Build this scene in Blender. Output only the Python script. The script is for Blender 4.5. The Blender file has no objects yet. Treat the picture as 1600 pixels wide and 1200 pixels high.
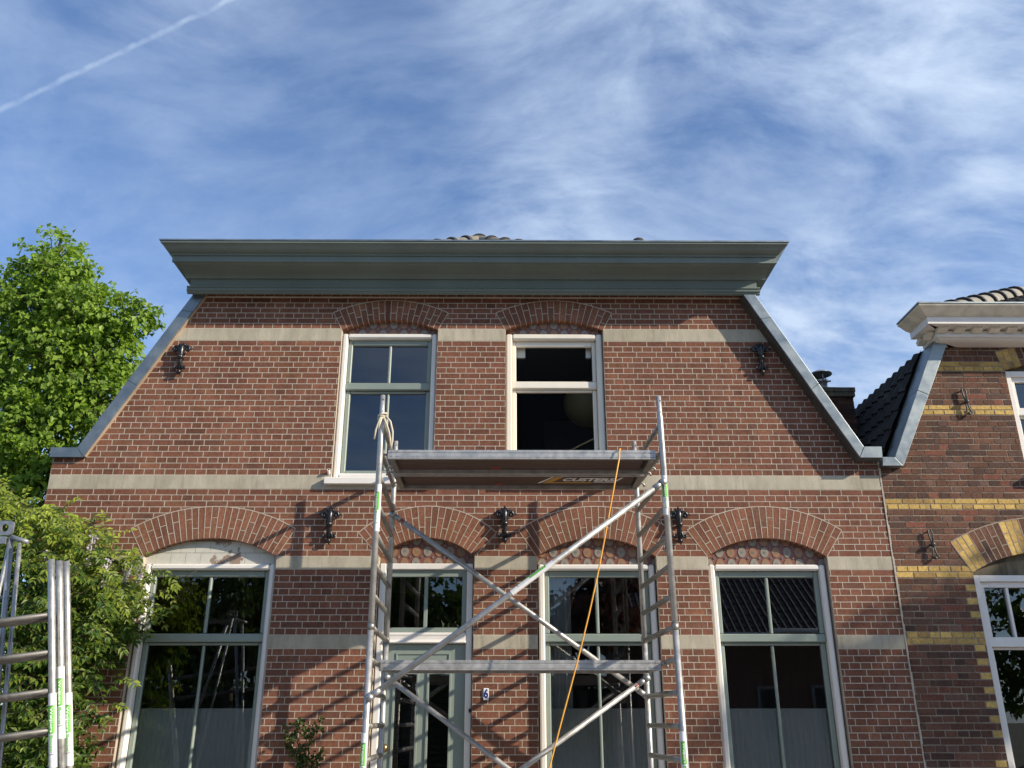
import bpy, math, random
from math import sin, cos, pi, radians, sqrt, atan2, asin, acos
from mathutils import Vector, Matrix
random.seed(7)
R = random.Random(11)
scene = bpy.context.scene
col = scene.collection

# ------------------------------------------------------------------ camera
cam_d = bpy.data.cameras.new('camera')
cam_d.sensor_width = 36.0
cam_d.lens = 1376.0 / 1600.0 * 36.0
cam_d.clip_start = 0.05
cam_d.clip_end = 2000
cam = bpy.data.objects.new('camera', cam_d)
cam.location = (0, -9.0, 1.6)
cam.rotation_euler = (radians(90 + 20.977), 0, radians(-0.345))
col.objects.link(cam)
scene.camera = cam

# ------------------------------------------------------------------ sun and sky
SUN = Vector((2.22, -1.0, 1.14)).normalized()
SUN_EL = asin(SUN.z)
SUN_ROT = atan2(SUN.x, SUN.y)
sun_d = bpy.data.lights.new('sun', 'SUN')
sun_d.energy = 5.0
sun_d.angle = radians(0.53)
sun_d.color = (1.0, 0.885, 0.73)
sun = bpy.data.objects.new('sun', sun_d)
sun.rotation_euler = SUN.to_track_quat('Z', 'Y').to_euler()
sun.location = (20, -10, 20)
col.objects.link(sun)

world = bpy.data.worlds.new('World')
scene.world = world
world.use_nodes = True
wt = world.node_tree
wt.nodes.clear()
def wn(t, **k):
    n = wt.nodes.new(t)
    for a, b in k.items():
        setattr(n, a, b)
    return n
def wmath(op, a, b=None, c=None, clamp=False):
    n = wn('ShaderNodeMath', operation=op, use_clamp=clamp)
    for i, v in enumerate((a, b, c)):
        if v is None: continue
        if isinstance(v, (int, float)): n.inputs[i].default_value = v
        else: wt.links.new(v, n.inputs[i])
    return n.outputs[0]
def wsmooth(v, lo, hi):
    n = wn('ShaderNodeMapRange', interpolation_type='SMOOTHSTEP')
    wt.links.new(v, n.inputs[0])
    n.inputs[1].default_value = lo; n.inputs[2].default_value = hi
    return n.outputs[0]
sky = wn('ShaderNodeTexSky', sky_type='NISHITA', sun_disc=False)
sky.sun_elevation = SUN_EL
sky.sun_rotation = SUN_ROT
sky.altitude = 0
sky.air_density = 1.0
sky.dust_density = 0.6
sky.ozone_density = 1.0
tc = wn('ShaderNodeTexCoord')
sep = wn('ShaderNodeSeparateXYZ')
wt.links.new(tc.outputs['Generated'], sep.inputs[0])
# deeper blue between the clouds
hue = wn('ShaderNodeMix', data_type='RGBA', blend_type='MULTIPLY')
hue.inputs[0].default_value = 1.0
wt.links.new(sky.outputs[0], hue.inputs[6]); hue.inputs[7].default_value = (0.78, 1.04, 1.40, 1)
skyc = hue.outputs[2]
CLOUDCOL = (4.5, 5.5, 7.1, 1)
# cirrus lies on a flat sheet high above: direction / height
zc = wmath('MAXIMUM', wmath('ADD', sep.outputs[2], 0.45), 0.20)
px_ = wmath('DIVIDE', sep.outputs[0], zc)
py_ = wmath('DIVIDE', sep.outputs[1], zc)
comb = wn('ShaderNodeCombineXYZ')
wt.links.new(px_, comb.inputs[0]); wt.links.new(py_, comb.inputs[1])
def wnoise(rotz, scl, loc, scale, detail, rough, dist, warp=None):
    mp = wn('ShaderNodeMapping')
    mp.inputs['Rotation'].default_value = (0, 0, rotz)
    mp.inputs['Scale'].default_value = scl
    mp.inputs['Location'].default_value = loc
    wt.links.new(comb.outputs[0] if warp is None else warp, mp.inputs[0])
    n = wn('ShaderNodeTexNoise')
    n.inputs['Scale'].default_value = scale
    n.inputs['Detail'].default_value = detail
    n.inputs['Roughness'].default_value = rough
    n.inputs['Distortion'].default_value = dist
    wt.links.new(mp.outputs[0], n.inputs['Vector'])
    return n
# slow warp so that the fibres bend
wp = wnoise(0, (1, 1, 1), (4.0, 1.0, 0), 1.3, 2, 0.5, 0.0)
vs = wn('ShaderNodeVectorMath', operation='SUBTRACT'); wt.links.new(wp.outputs['Color'], vs.inputs[0]); vs.inputs[1].default_value = (0.5, 0.5, 0.5)
vm_ = wn('ShaderNodeVectorMath', operation='SCALE'); wt.links.new(vs.outputs[0], vm_.inputs[0]); vm_.inputs['Scale'].default_value = 0.42
va = wn('ShaderNodeVectorMath', operation='ADD'); wt.links.new(comb.outputs[0], va.inputs[0]); wt.links.new(vm_.outputs[0], va.inputs[1])
WV = va.outputs[0]
big = wnoise(radians(35), (0.9, 1.3, 1), (17.1, 2.2, 0), 1.9, 2.5, 0.5, 0.2, WV).outputs[0]
soft = wnoise(radians(35), (0.9, 1.6, 1), (2.2, 5.1, 0), 6.0, 7, 0.58, 0.3, WV).outputs[0]
fib = wnoise(radians(50), (0.8, 2.4, 1), (6.3, 1.9, 0), 11.0, 9, 0.62, 0.2, WV).outputs[0]
# the cirrus thickens towards the sun's side of the sky
mass = wsmooth(wmath('ADD', big, wmath('MULTIPLY', sep.outputs[0], 0.20)), 0.29, 0.63)
veil = wsmooth(soft, 0.26, 0.82)
fibre = wsmooth(fib, 0.30, 0.78)
dens = wmath('ADD', wmath('MULTIPLY', veil, 0.68), wmath('MULTIPLY', fibre, 0.32))
cl = wmath('MULTIPLY', wmath('ADD', wmath('MULTIPLY', mass, 0.84), 0.34), wmath('ADD', wmath('MULTIPLY', dens, 1.15), 0.06), clamp=True)
# one straight contrail on a great circle
nrm = wn('ShaderNodeVectorMath', operation='NORMALIZE')
wt.links.new(tc.outputs['Generated'], nrm.inputs[0])
TR0 = Vector((-0.48124, 0.68947, 0.54134)); TR1 = Vector((-0.27716, 0.68571, 0.67305))
TN = TR0.cross(TR1).normalized()
TM = (TR0 + TR1).normalized()
wob = wn('ShaderNodeTexNoise'); wob.inputs['Scale'].default_value = 55; wob.inputs['Detail'].default_value = 3
wt.links.new(nrm.outputs[0], wob.inputs['Vector'])
dt = wn('ShaderNodeVectorMath', operation='DOT_PRODUCT')
wt.links.new(nrm.outputs[0], dt.inputs[0]); dt.inputs[1].default_value = TN
dm = wn('ShaderNodeVectorMath', operation='DOT_PRODUCT')
wt.links.new(nrm.outputs[0], dm.inputs[0]); dm.inputs[1].default_value = TM
dist = wmath('ABSOLUTE', wmath('ADD', dt.outputs['Value'], wmath('MULTIPLY', wmath('SUBTRACT', wob.outputs[0], 0.5), 0.006)))
trail = wmath('MULTIPLY', wsmooth(dist, 0.0038, 0.0004), wsmooth(dm.outputs['Value'], 0.75, 0.9))
trail = wmath('MULTIPLY', trail, wmath('ADD', wmath('MULTIPLY', wsmooth(wob.outputs[0], 0.3, 0.7), 0.24), 0.07))
cl2 = wmath('ADD', cl, trail, clamp=True)
mixc = wn('ShaderNodeMix', data_type='RGBA')
wt.links.new(cl2, mixc.inputs[0])
wt.links.new(skyc, mixc.inputs[6])
mixc.inputs[7].default_value = CLOUDCOL
bg = wn('ShaderNodeBackground')
bg.inputs['Strength'].default_value = 0.105
wt.links.new(mixc.outputs[2], bg.inputs['Color'])
wo = wn('ShaderNodeOutputWorld')
wt.links.new(bg.outputs[0], wo.inputs[0])

scene.view_settings.view_transform = 'Standard'
scene.view_settings.look = 'None'
scene.view_settings.gamma = 1.0
scene.view_settings.use_curve_mapping = False
scene.view_settings.exposure = 0.40
scene.cycles.max_bounces = 8
scene.cycles.transparent_max_bounces = 12
scene.cycles.use_denoising = True

# ------------------------------------------------------------------ mesh helpers
class MB:
    """collects faces; build() links them as one mesh object"""
    def __init__(s):
        s.v = []; s.f = []; s.t = []; s.m = []; s.sm = []
    def add(s, verts, faces, tint=None, mi=0, smooth=False):
        o = len(s.v)
        s.v.extend([tuple(p) for p in verts])
        for f in faces:
            s.f.append(tuple(i + o for i in f)); s.t.append(tint); s.m.append(mi); s.sm.append(smooth)
        return s
    def box(s, x0, x1, y0, y1, z0, z1, tint=None, mi=0):
        v = [(x0,y0,z0),(x1,y0,z0),(x1,y1,z0),(x0,y1,z0),(x0,y0,z1),(x1,y0,z1),(x1,y1,z1),(x0,y1,z1)]
        return s.add(v, [(3,2,1,0),(4,5,6,7),(0,1,5,4),(1,2,6,5),(2,3,7,6),(3,0,4,7)], tint, mi)
    def prism(s, poly, y0, y1, tint=None, mi=0, back=True):
        """polygon in XZ extruded along Y, front at y0"""
        n = len(poly)
        v = [(p[0], y0, p[1]) for p in poly] + [(p[0], y1, p[1]) for p in poly]
        f = [tuple(range(n))] + [(i, i + n, (i+1) % n + n, (i+1) % n) for i in range(n)]
        if back: f.append(tuple(range(2*n-1, n-1, -1)))
        return s.add(v, f, tint, mi)
    def extrude_x(s, prof, x0, x1, tint=None, mi=0):
        """profile in YZ extruded along X"""
        n = len(prof)
        v = [(x0, p[0], p[1]) for p in prof] + [(x1, p[0], p[1]) for p in prof]
        f = [tuple(range(n)), tuple(range(2*n-1, n-1, -1))] + [(i, i + n, (i+1) % n + n, (i+1) % n) for i in range(n)]
        return s.add(v, f, tint, mi)
    def tube(s, pts, r, n=10, tint=None, mi=0, caps=True, closed=False):
        pts = [Vector(p) for p in pts]
        rs = r if isinstance(r, (list, tuple)) else [r] * len(pts)
        v = []; f = []
        up = None
        m = len(pts)
        for i, p in enumerate(pts):
            a = pts[i-1] if (i > 0 or closed) else p
            b = pts[(i+1) % m] if (i < m-1 or closed) else p
            d = (b - a)
            d = d.normalized() if d.length > 1e-9 else Vector((0,0,1))
            if up is None:
                up = Vector((0,0,1)) if abs(d.z) < 0.9 else Vector((1,0,0))
            s1 = d.cross(up)
            if s1.length < 1e-6: s1 = d.cross(Vector((0,1,0)))
            s1.normalize(); s2 = s1.cross(d).normalized(); up = s2
            for k in range(n):
                an = 2*pi*k/n
                q = p + (s1*cos(an) + s2*sin(an)) * rs[i]
                v.append(q)
        rng = m if closed else m-1
        for i in range(rng):
            j = (i+1) % m
            for k in range(n):
                f.append((i*n+k, i*n+(k+1) % n, j*n+(k+1) % n, j*n+k))
        s.add(v, f, tint, mi, True)
        if caps and not closed:
            o = len(s.v) - len(v)
            for base, rev in ((0, True), ((m-1)*n, False)):
                idx = tuple(o + base + k for k in range(n))
                s.f.append(idx[::-1] if rev else idx); s.t.append(tint); s.m.append(mi); s.sm.append(False)
        return s
    def lathe(s, prof, c, n=16, tint=None, mi=0, smooth=True):
        """profile (r, z) round the vertical axis at c"""
        v = []; f = []
        for (r, z) in prof:
            for k in range(n):
                a = 2*pi*k/n
                v.append((c[0]+r*cos(a), c[1]+r*sin(a), c[2]+z))
        for i in range(len(prof)-1):
            for k in range(n):
                f.append((i*n+k, i*n+(k+1) % n, (i+1)*n+(k+1) % n, (i+1)*n+k))
        s.add(v, f, tint, mi, smooth)
        return s
    def sphere(s, c, r, sx=1, sy=1, sz=1, n=12, m=8, mi=0, tint=None):
        prof = [(max(1e-4, r*sin(pi*i/m)), -r*cos(pi*i/m)) for i in range(m+1)]
        v = []; f = []
        for (q, z) in prof:
            for k in range(n):
                a = 2*pi*k/n
                v.append((c[0]+q*cos(a)*sx, c[1]+q*sin(a)*sy, c[2]+z*sz))
        for i in range(m):
            for k in range(n):
                f.append((i*n+k, i*n+(k+1) % n, (i+1)*n+(k+1) % n, (i+1)*n+k))
        return s.add(v, f, tint, mi, True)
    def mesh(s, name, mats):
        me = bpy.data.meshes.new(name)
        me.from_pydata(s.v, [], s.f)
        if not isinstance(mats, (list, tuple)): mats = [mats]
        for m in mats: me.materials.append(m)
        n = len(me.polygons)
        if n == len(s.f):
            if any(s.m): me.polygons.foreach_set('material_index', s.m)
            if any(s.sm): me.polygons.foreach_set('use_smooth', s.sm)
            if any(t is not None for t in s.t):
                at = me.attributes.new('tint', 'FLOAT_COLOR', 'FACE')
                flat = []
                for t in s.t:
                    t = t or (1, 1, 1); flat.extend((t[0], t[1], t[2], 1.0))
                at.data.foreach_set('color', flat)
        me.update()
        return me
    def build(s, name, mats, parent=None, loc=None):
        o = bpy.data.objects.new(name, s.mesh(name, mats))
        col.objects.link(o)
        if loc: o.location = loc
        if parent: o.parent = parent
        return o

def empty(name, loc=(0, 0, 0), parent=None):
    o = bpy.data.objects.new(name, None)
    o.empty_display_size = 0.2
    o.location = loc
    col.objects.link(o)
    if parent: o.parent = parent
    return o
def tag(o, label=None, cat=None, group=None, kind=None):
    if label: o['label'] = label
    if cat: o['category'] = cat
    if group: o['group'] = group
    if kind: o['kind'] = kind
    return o
def inst(name, me, parent, loc=(0, 0, 0), rot=None, scl=None):
    o = bpy.data.objects.new(name, me)
    o.location = loc
    if rot is not None: o.rotation_euler = rot
    if scl is not None: o.scale = scl
    col.objects.link(o)
    if parent: o.parent = parent
    return o

# 2-D convex clipping in XZ
def clip(poly, a, b, c):
    """keep a*x + b*z <= c"""
    out = []
    n = len(poly)
    for i in range(n):
        p = poly[i]; q = poly[(i+1) % n]
        dp = a*p[0] + b*p[1] - c; dq = a*q[0] + b*q[1] - c
        if dp <= 1e-9: out.append(p)
        if (dp < -1e-9 and dq > 1e-9) or (dp > 1e-9 and dq < -1e-9):
            k = dp / (dp - dq)
            out.append((p[0] + (q[0]-p[0])*k, p[1] + (q[1]-p[1])*k))
    return out
def area(poly):
    return 0.5 * sum(poly[i][0]*poly[(i+1) % len(poly)][1] - poly[(i+1) % len(poly)][0]*poly[i][1] for i in range(len(poly)))
def ccw(poly):
    return poly if area(poly) > 0 else poly[::-1]
def edges(poly):
    """half planes a*x+b*z<=c of a ccw convex polygon"""
    r = []
    n = len(poly)
    for i in range(n):
        p = poly[i]; q = poly[(i+1) % n]
        dx, dz = q[0]-p[0], q[1]-p[1]
        l = sqrt(dx*dx + dz*dz)
        if l < 1e-9: continue
        a, b = dz/l, -dx/l
        r.append((a, b, a*p[0] + b*p[1]))
    return r
class Hole:
    def __init__(s, poly, grow=0.0):
        s.e = [(a, b, c + grow) for a, b, c in edges(ccw(poly))]
        s.x0 = min(p[0] for p in poly) - grow; s.x1 = max(p[0] for p in poly) + grow
        s.z0 = min(p[1] for p in poly) - grow; s.z1 = max(p[1] for p in poly) + grow
def subtract(pieces, hole):
    out = []
    for p in pieces:
        if max(q[0] for q in p) <= hole.x0 or min(q[0] for q in p) >= hole.x1 or max(q[1] for q in p) <= hole.z0 or min(q[1] for q in p) >= hole.z1:
            out.append(p); continue
        rest = p
        for (a, b, c) in hole.e:
            o = clip(rest, -a, -b, -c)
            if len(o) >= 3 and abs(area(o)) > 1.2e-5: out.append(o)
            rest = clip(rest, a, b, c)
            if len(rest) < 3: break
    return out
def inside(poly, es):
    for (a, b, c) in es:
        poly = clip(poly, a, b, c)
        if len(poly) < 3: return []
    return poly

# ------------------------------------------------------------------ materials
def material(name):
    m = bpy.data.materials.new(name)
    m.use_nodes = True
    nt = m.node_tree
    b = nt.nodes['Principled BSDF']
    return m, nt, b
def N(nt, t, **k):
    n = nt.nodes.new(t)
    for a, b in k.items(): setattr(n, a, b)
    return n
def noise(nt, scale, detail=4, rough=0.55, vec=None, dist=0.0):
    n = N(nt, 'ShaderNodeTexNoise')
    n.inputs['Scale'].default_value = scale
    n.inputs['Detail'].default_value = detail
    n.inputs['Roughness'].default_value = rough
    n.inputs['Distortion'].default_value = dist
    if vec is not None: nt.links.new(vec, n.inputs['Vector'])
    return n.outputs[0]
def pos(nt, scl=(1, 1, 1)):
    g = N(nt, 'ShaderNodeNewGeometry')
    mp = N(nt, 'ShaderNodeMapping')
    mp.inputs['Scale'].default_value = scl
    nt.links.new(g.outputs['Position'], mp.inputs[0])
    return mp.outputs[0]
def ramp(nt, fac, stops):
    n = N(nt, 'ShaderNodeValToRGB')
    e = n.color_ramp.elements
    e[0].position = stops[0][0]; e[0].color = (*stops[0][1], 1)
    e[1].position = stops[1][0]; e[1].color = (*stops[1][1], 1)
    for p, c in stops[2:]:
        x = e.new(p); x.color = (*c, 1)
    nt.links.new(fac, n.inputs[0])
    return n.outputs[0]
def mixrgb(nt, fac, a, b, mode='MIX'):
    n = N(nt, 'ShaderNodeMix', data_type='RGBA', blend_type=mode)
    if isinstance(fac, (int, float)): n.inputs[0].default_value = fac
    else: nt.links.new(fac, n.inputs[0])
    for k, v in ((6, a), (7, b)):
        if isinstance(v, tuple): n.inputs[k].default_value = (*v, 1)
        else: nt.links.new(v, n.inputs[k])
    return n.outputs[2]
def bump(nt, bsdf, height, strength=0.3, dist=0.01):
    n = N(nt, 'ShaderNodeBump')
    n.inputs['Strength'].default_value = strength
    n.inputs['Distance'].default_value = dist
    nt.links.new(height, n.inputs['Height'])
    nt.links.new(n.outputs[0], bsdf.inputs['Normal'])
def rangemap(nt, v, lo, hi, a, b):
    n = N(nt, 'ShaderNodeMapRange')
    nt.links.new(v, n.inputs[0])
    for i, x in enumerate((lo, hi, a, b)): n.inputs[i+1].default_value = x
    return n.outputs[0]

def brick_material(name, rough_amt=0.35, speck=0.35):
    m, nt, b = material(name)
    at = N(nt, 'ShaderNodeAttribute', attribute_name='tint')
    n1 = noise(nt, 34, 5, 0.62, pos(nt))
    n2 = noise(nt, 170, 3, 0.6, pos(nt))
    n3 = noise(nt, 2.2, 3, 0.5, pos(nt))
    k = ramp(nt, n1, [(0.28, (0.66, 0.62, 0.60)), (0.72, (1.26, 1.24, 1.22))])
    c = mixrgb(nt, 1.0, at.outputs['Color'], k, 'MULTIPLY')
    k3 = ramp(nt, n3, [(0.3, (0.80, 0.79, 0.79)), (0.7, (1.13, 1.12, 1.10))])
    c = mixrgb(nt, 1.0, c, k3, 'MULTIPLY')
    n5 = noise(nt, 4.0, 5, 0.65, pos(nt, (1.8, 1, 0.22)))
    k5 = ramp(nt, n5, [(0.28, (0.70, 0.69, 0.70)), (0.50, (1, 1, 1))])
    c = mixrgb(nt, 0.9, c, k5, 'MULTIPLY')
    dark = ramp(nt, n2, [(0.27, (1, 1, 1)), (0.36, (0, 0, 0))])
    c = mixrgb(nt, dark, c, (0.05, 0.035, 0.03))
    nt.links.new(c, b.inputs['Base Color'])
    b.inputs['Roughness'].default_value = 0.88
    b.inputs['Specular IOR Level'].default_value = 0.25
    h = N(nt, 'ShaderNodeMath', operation='ADD')
    nt.links.new(n1, h.inputs[0]); nt.links.new(n2, h.inputs[1])
    bump(nt, b, h.outputs[0], rough_amt, 0.004)
    return m
def mortar_material(name, colr, stain=None):
    m, nt, b = material(name)
    n1 = noise(nt, 60, 4, 0.6, pos(nt)); n2 = noise(nt, 3.0, 4, 0.6, pos(nt))
    c = ramp(nt, n1, [(0.3, tuple(x*0.78 for x in colr)), (0.7, tuple(min(1, x*1.15) for x in colr))])
    k = ramp(nt, n2, [(0.3, (0.82, 0.82, 0.80)), (0.7, (1.06, 1.06, 1.06))])
    c = mixrgb(nt, 1.0, c, k, 'MULTIPLY')
    nt.links.new(c, b.inputs['Base Color'])
    b.inputs['Roughness'].default_value = 0.95
    bump(nt, b, n1, 0.3, 0.003)
    return m
def paint(name, colr, rough=0.35, wear=0.12, scale=3.0, chips=None):
    m, nt, b = material(name)
    n1 = noise(nt, scale, 5, 0.6, pos(nt, (1, 1, 0.5))); n2 = noise(nt, 45, 3, 0.5, pos(nt))
    c = ramp(nt, n1, [(0.3, tuple(x*(1-wear) for x in colr)), (0.7, tuple(min(1, x*(1+wear*0.6)) for x in colr))])
    if chips:
        f = ramp(nt, noise(nt, 14, 6, 0.7, pos(nt)), [(0.66, (0, 0, 0)), (0.70, (1, 1, 1))])
        c = mixrgb(nt, f, c, chips)
    nt.links.new(c, b.inputs['Base Color'])
    nt.links.new(rangemap(nt, n2, 0.3, 0.7, rough*0.8, rough*1.25), b.inputs['Roughness'])
    bump(nt, b, n2, 0.06, 0.003)
    return m
def stone(name, colr, streak=0.35):
    m, nt, b = material(name)
    n1 = noise(nt, 9, 6, 0.62, pos(nt, (1, 1, 0.35))); n2 = noise(nt, 70, 4, 0.6, pos(nt)); n3 = noise(nt, 1.3, 3, 0.5, pos(nt))
    c = ramp(nt, n1, [(0.28, tuple(x*(1-streak) for x in colr)), (0.62, colr), (0.8, tuple(min(1, x*1.12) for x in colr))])
    k = ramp(nt, n3, [(0.35, (0.84, 0.84, 0.78)), (0.65, (1.08, 1.07, 1.05))])
    c = mixrgb(nt, 1.0, c, k, 'MULTIPLY')
    n4 = noise(nt, 6, 5, 0.7, pos(nt, (1.6, 1, 0.12)))
    k = ramp(nt, n4, [(0.30, (0.62, 0.61, 0.57)), (0.46, (1, 1, 1))])
    c = mixrgb(nt, 0.8, c, k, 'MULTIPLY')
    d = ramp(nt, n2, [(0.30, (1, 1, 1)), (0.38, (0, 0, 0))])
    c = mixrgb(nt, d, c, tuple(x*0.55 for x in colr))
    nt.links.new(c, b.inputs['Base Color'])
    b.inputs['Roughness'].default_value = 0.9
    bump(nt, b, n2, 0.35, 0.004)
    return m
def metal(name, colr, rough=0.35, metallic=1.0, scale=8.0, stretch=(1, 1, 1), var=0.25):
    m, nt, b = material(name)
    n1 = noise(nt, scale, 6, 0.62, pos(nt, stretch)); n2 = noise(nt, 90, 3, 0.6, pos(nt))
    c = ramp(nt, n1, [(0.28, tuple(x*(1-var) for x in colr)), (0.72, tuple(min(1, x*(1+var*0.5)) for x in colr))])
    d = ramp(nt, n2, [(0.28, (1, 1, 1)), (0.36, (0, 0, 0))])
    c = mixrgb(nt, d, c, tuple(x*0.6 for x in colr))
    sp = noise(nt, 38, 4, 0.7, pos(nt)); f2 = ramp(nt, sp, [(0.66, (0, 0, 0)), (0.70, (0.7, 0.7, 0.7))])
    if metallic > 0.5 and 'alumin' in name: c = mixrgb(nt, f2, c, (0.50, 0.48, 0.44))
    nt.links.new(c, b.inputs['Base Color'])
    b.inputs['Metallic'].default_value = metallic
    nt.links.new(rangemap(nt, n1, 0.3, 0.7, rough*0.75, rough*1.35), b.inputs['Roughness'])
    bump(nt, b, n2, 0.08, 0.002)
    return m
def plain(name, colr, rough=0.6, metallic=0.0, spec=0.5):
    m, nt, b = material(name)
    n1 = noise(nt, 25, 4, 0.6, pos(nt))
    c = ramp(nt, n1, [(0.3, tuple(x*0.88 for x in colr)), (0.7, tuple(min(1, x*1.08) for x in colr))])
    nt.links.new(c, b.inputs['Base Color'])
    b.inputs['Roughness'].default_value = rough
    b.inputs['Metallic'].default_value = metallic
    b.inputs['Specular IOR Level'].default_value = spec
    return m
def glass(name, ior, tint=(1, 1, 1), wav=0.0):
    m, nt, b = material(name)
    nt.nodes.remove(b)
    out = nt.nodes['Material Output']
    tr = N(nt, 'ShaderNodeBsdfTransparent'); tr.inputs[0].default_value = (*tint, 1)
    gl = N(nt, 'ShaderNodeBsdfGlossy'); gl.inputs['Roughness'].default_value = 0.0; gl.inputs[0].default_value = (0.95, 0.97, 1, 1)
    fr = N(nt, 'ShaderNodeFresnel'); fr.inputs[0].default_value = ior
    if wav:
        bp = N(nt, 'ShaderNodeBump'); bp.inputs['Strength'].default_value = wav; bp.inputs['Distance'].default_value = 0.02
        nt.links.new(noise(nt, 1.4, 2, 0.5, pos(nt)), bp.inputs['Height'])
        nt.links.new(bp.outputs[0], gl.inputs['Normal'])
    mx = N(nt, 'ShaderNodeMixShader')
    nt.links.new(fr.outputs[0], mx.inputs[0]); nt.links.new(tr.outputs[0], mx.inputs[1]); nt.links.new(gl.outputs[0], mx.inputs[2])
    nt.links.new(mx.outputs[0], out.inputs[0])
    return m
def leafmat(name, dark, light, trans=0.45, rough=0.45):
    m, nt, b = material(name)
    at = N(nt, 'ShaderNodeAttribute', attribute_name='tint')
    c = mixrgb(nt, at.outputs['Fac'], dark, light)
    nt.links.new(c, b.inputs['Base Color'])
    b.inputs['Roughness'].default_value = rough
    b.inputs['Specular IOR Level'].default_value = 0.35
    tl = N(nt, 'ShaderNodeBsdfTranslucent')
    c2 = mixrgb(nt, 1.0, c, (1.25, 1.3, 0.5), 'MULTIPLY')
    nt.links.new(c2, tl.inputs[0])
    mx = N(nt, 'ShaderNodeMixShader'); mx.inputs[0].default_value = trans
    nt.links.new(b.outputs[0], mx.inputs[1]); nt.links.new(tl.outputs[0], mx.inputs[2])
    nt.links.new(mx.outputs[0], nt.nodes['Material Output'].inputs[0])
    return m
def sheer(name, colr, see=0.35):
    m, nt, b = material(name)
    out = nt.nodes['Material Output']
    w = N(nt, 'ShaderNodeTexWave'); w.inputs['Scale'].default_value = 45; w.inputs['Distortion'].default_value = 2.5
    nt.links.new(pos(nt), w.inputs[0])
    c = ramp(nt, w.outputs[1], [(0.0, tuple(x*0.85 for x in colr)), (1.0, colr)])
    nt.links.new(c, b.inputs['Base Color']); b.inputs['Roughness'].default_value = 0.9
    tl = N(nt, 'ShaderNodeBsdfTranslucent'); nt.links.new(c, tl.inputs[0])
    m1 = N(nt, 'ShaderNodeMixShader'); m1.inputs[0].default_value = 0.12
    nt.links.new(b.outputs[0], m1.inputs[1]); nt.links.new(tl.outputs[0], m1.inputs[2])
    tr = N(nt, 'ShaderNodeBsdfTransparent')
    m2 = N(nt, 'ShaderNodeMixShader'); m2.inputs[0].default_value = see
    nt.links.new(m1.outputs[0], m2.inputs[1]); nt.links.new(tr.outputs[0], m2.inputs[2])
    nt.links.new(m2.outputs[0], out.inputs[0])
    return m

M = {}
M['brick'] = brick_material('red brick', 0.30)
M['old_brick'] = brick_material('weathered brick', 0.6)
M['mortar'] = mortar_material('pale pointing', (0.47, 0.41, 0.33))
M['old_mortar'] = mortar_material('grey brown pointing', (0.33, 0.27, 0.205))
M['stone'] = stone('grey plaster band', (0.45, 0.41, 0.325), 0.28)
M['green'] = paint('grey green paint', (0.225, 0.270, 0.235), 0.38, 0.08)
M['cornice_green'] = paint('weathered grey green paint', (0.146, 0.180, 0.160), 0.5, 0.16, 2.0)
M['white'] = paint('white paint', (0.74, 0.71, 0.655), 0.35, 0.06, 5.0)
M['cream'] = paint('cream paint', (0.76, 0.715, 0.61), 0.35, 0.06, 5.0)
M['old_white'] = paint('ivory paint', (0.70, 0.645, 0.52), 0.5, 0.25, 6.0)
M['verge'] = stone('sandy mortar verge', (0.40, 0.31, 0.23), 0.3)
M['verge_shaded'] = stone('shaded verge', (0.075, 0.06, 0.05), 0.3)  # darkened verge: the shade beside the coping is put into its colour
M['zinc'] = metal('weathered zinc', (0.27, 0.305, 0.315), 0.45, 0.85, 5.0, (1, 1, 1), 0.30)
M['alu'] = metal('scuffed aluminium', (0.48, 0.475, 0.455), 0.42, 0.55, 14.0, (1, 1, 1), 0.30)
M['alu_dull'] = metal('dull aluminium', (0.36, 0.35, 0.32), 0.48, 0.85, 10.0, (1, 1, 1), 0.30)
M['alu_spare'] = metal('weathered aluminium tube', (0.46, 0.45, 0.42), 0.42, 0.7, 14.0, (1, 1, 1), 0.35)
M['alu_shaded'] = metal('shaded aluminium', (0.17, 0.165, 0.155), 0.5, 0.8, 10.0, (1, 1, 1), 0.30)  # darker aluminium copy: the rungs' shaded side is painted into the colour
M['steel'] = metal('galvanised steel', (0.42, 0.43, 0.43), 0.45, 0.8, 20.0)
M['iron'] = metal('black cast iron', (0.012, 0.012, 0.014), 0.28, 0.0, 30.0)
M['grey_iron'] = metal('grey painted iron', (0.055, 0.065, 0.06), 0.4, 0.0, 30.0)
M['plywood'] = metal('brown plywood', (0.085, 0.045, 0.032), 0.55, 0.0, 5.0, (0.4, 5, 1), 0.35)
M['darkwood'] = plain('dark underside', (0.03, 0.022, 0.018), 0.7)
M['glass'] = glass('window glass', 2.0, (0.93, 0.96, 0.95), 0.012)
M['glass_up'] = glass('sky facing glass', 1.95, (0.8, 0.85, 0.85), 0.006)
M['glass_low'] = glass('thin clear glass', 1.12, (0.97, 0.98, 0.97))
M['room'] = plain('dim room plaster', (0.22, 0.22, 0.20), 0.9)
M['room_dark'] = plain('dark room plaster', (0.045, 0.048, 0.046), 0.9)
M['sheer'] = sheer('sheer curtain cloth', (0.80, 0.84, 0.81), 0.10)
M['drape'] = sheer('hanging voile cloth', (0.72, 0.76, 0.72), 0.18)
M['tile_red'] = plain('oxblood glazed tile', (0.19, 0.080, 0.060), 0.4)
M['tile_cream'] = plain('cream glazed tile', (0.255, 0.225, 0.18), 0.4)
M['tile_ochre'] = plain('ochre glazed tile', (0.28, 0.155, 0.08), 0.4)
M['tile_grey'] = plain('grey glazed tile', (0.16, 0.16, 0.15), 0.4)
M['grout'] = plain('dark grout', (0.10, 0.07, 0.05), 0.9)
M['roof'] = metal('black roof tile', (0.017, 0.016, 0.017), 0.85, 0.0, 6.0, (1, 1, 1), 0.4)
M['ridge'] = stone('grey clay ridge tile', (0.22, 0.20, 0.17), 0.4)
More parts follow.
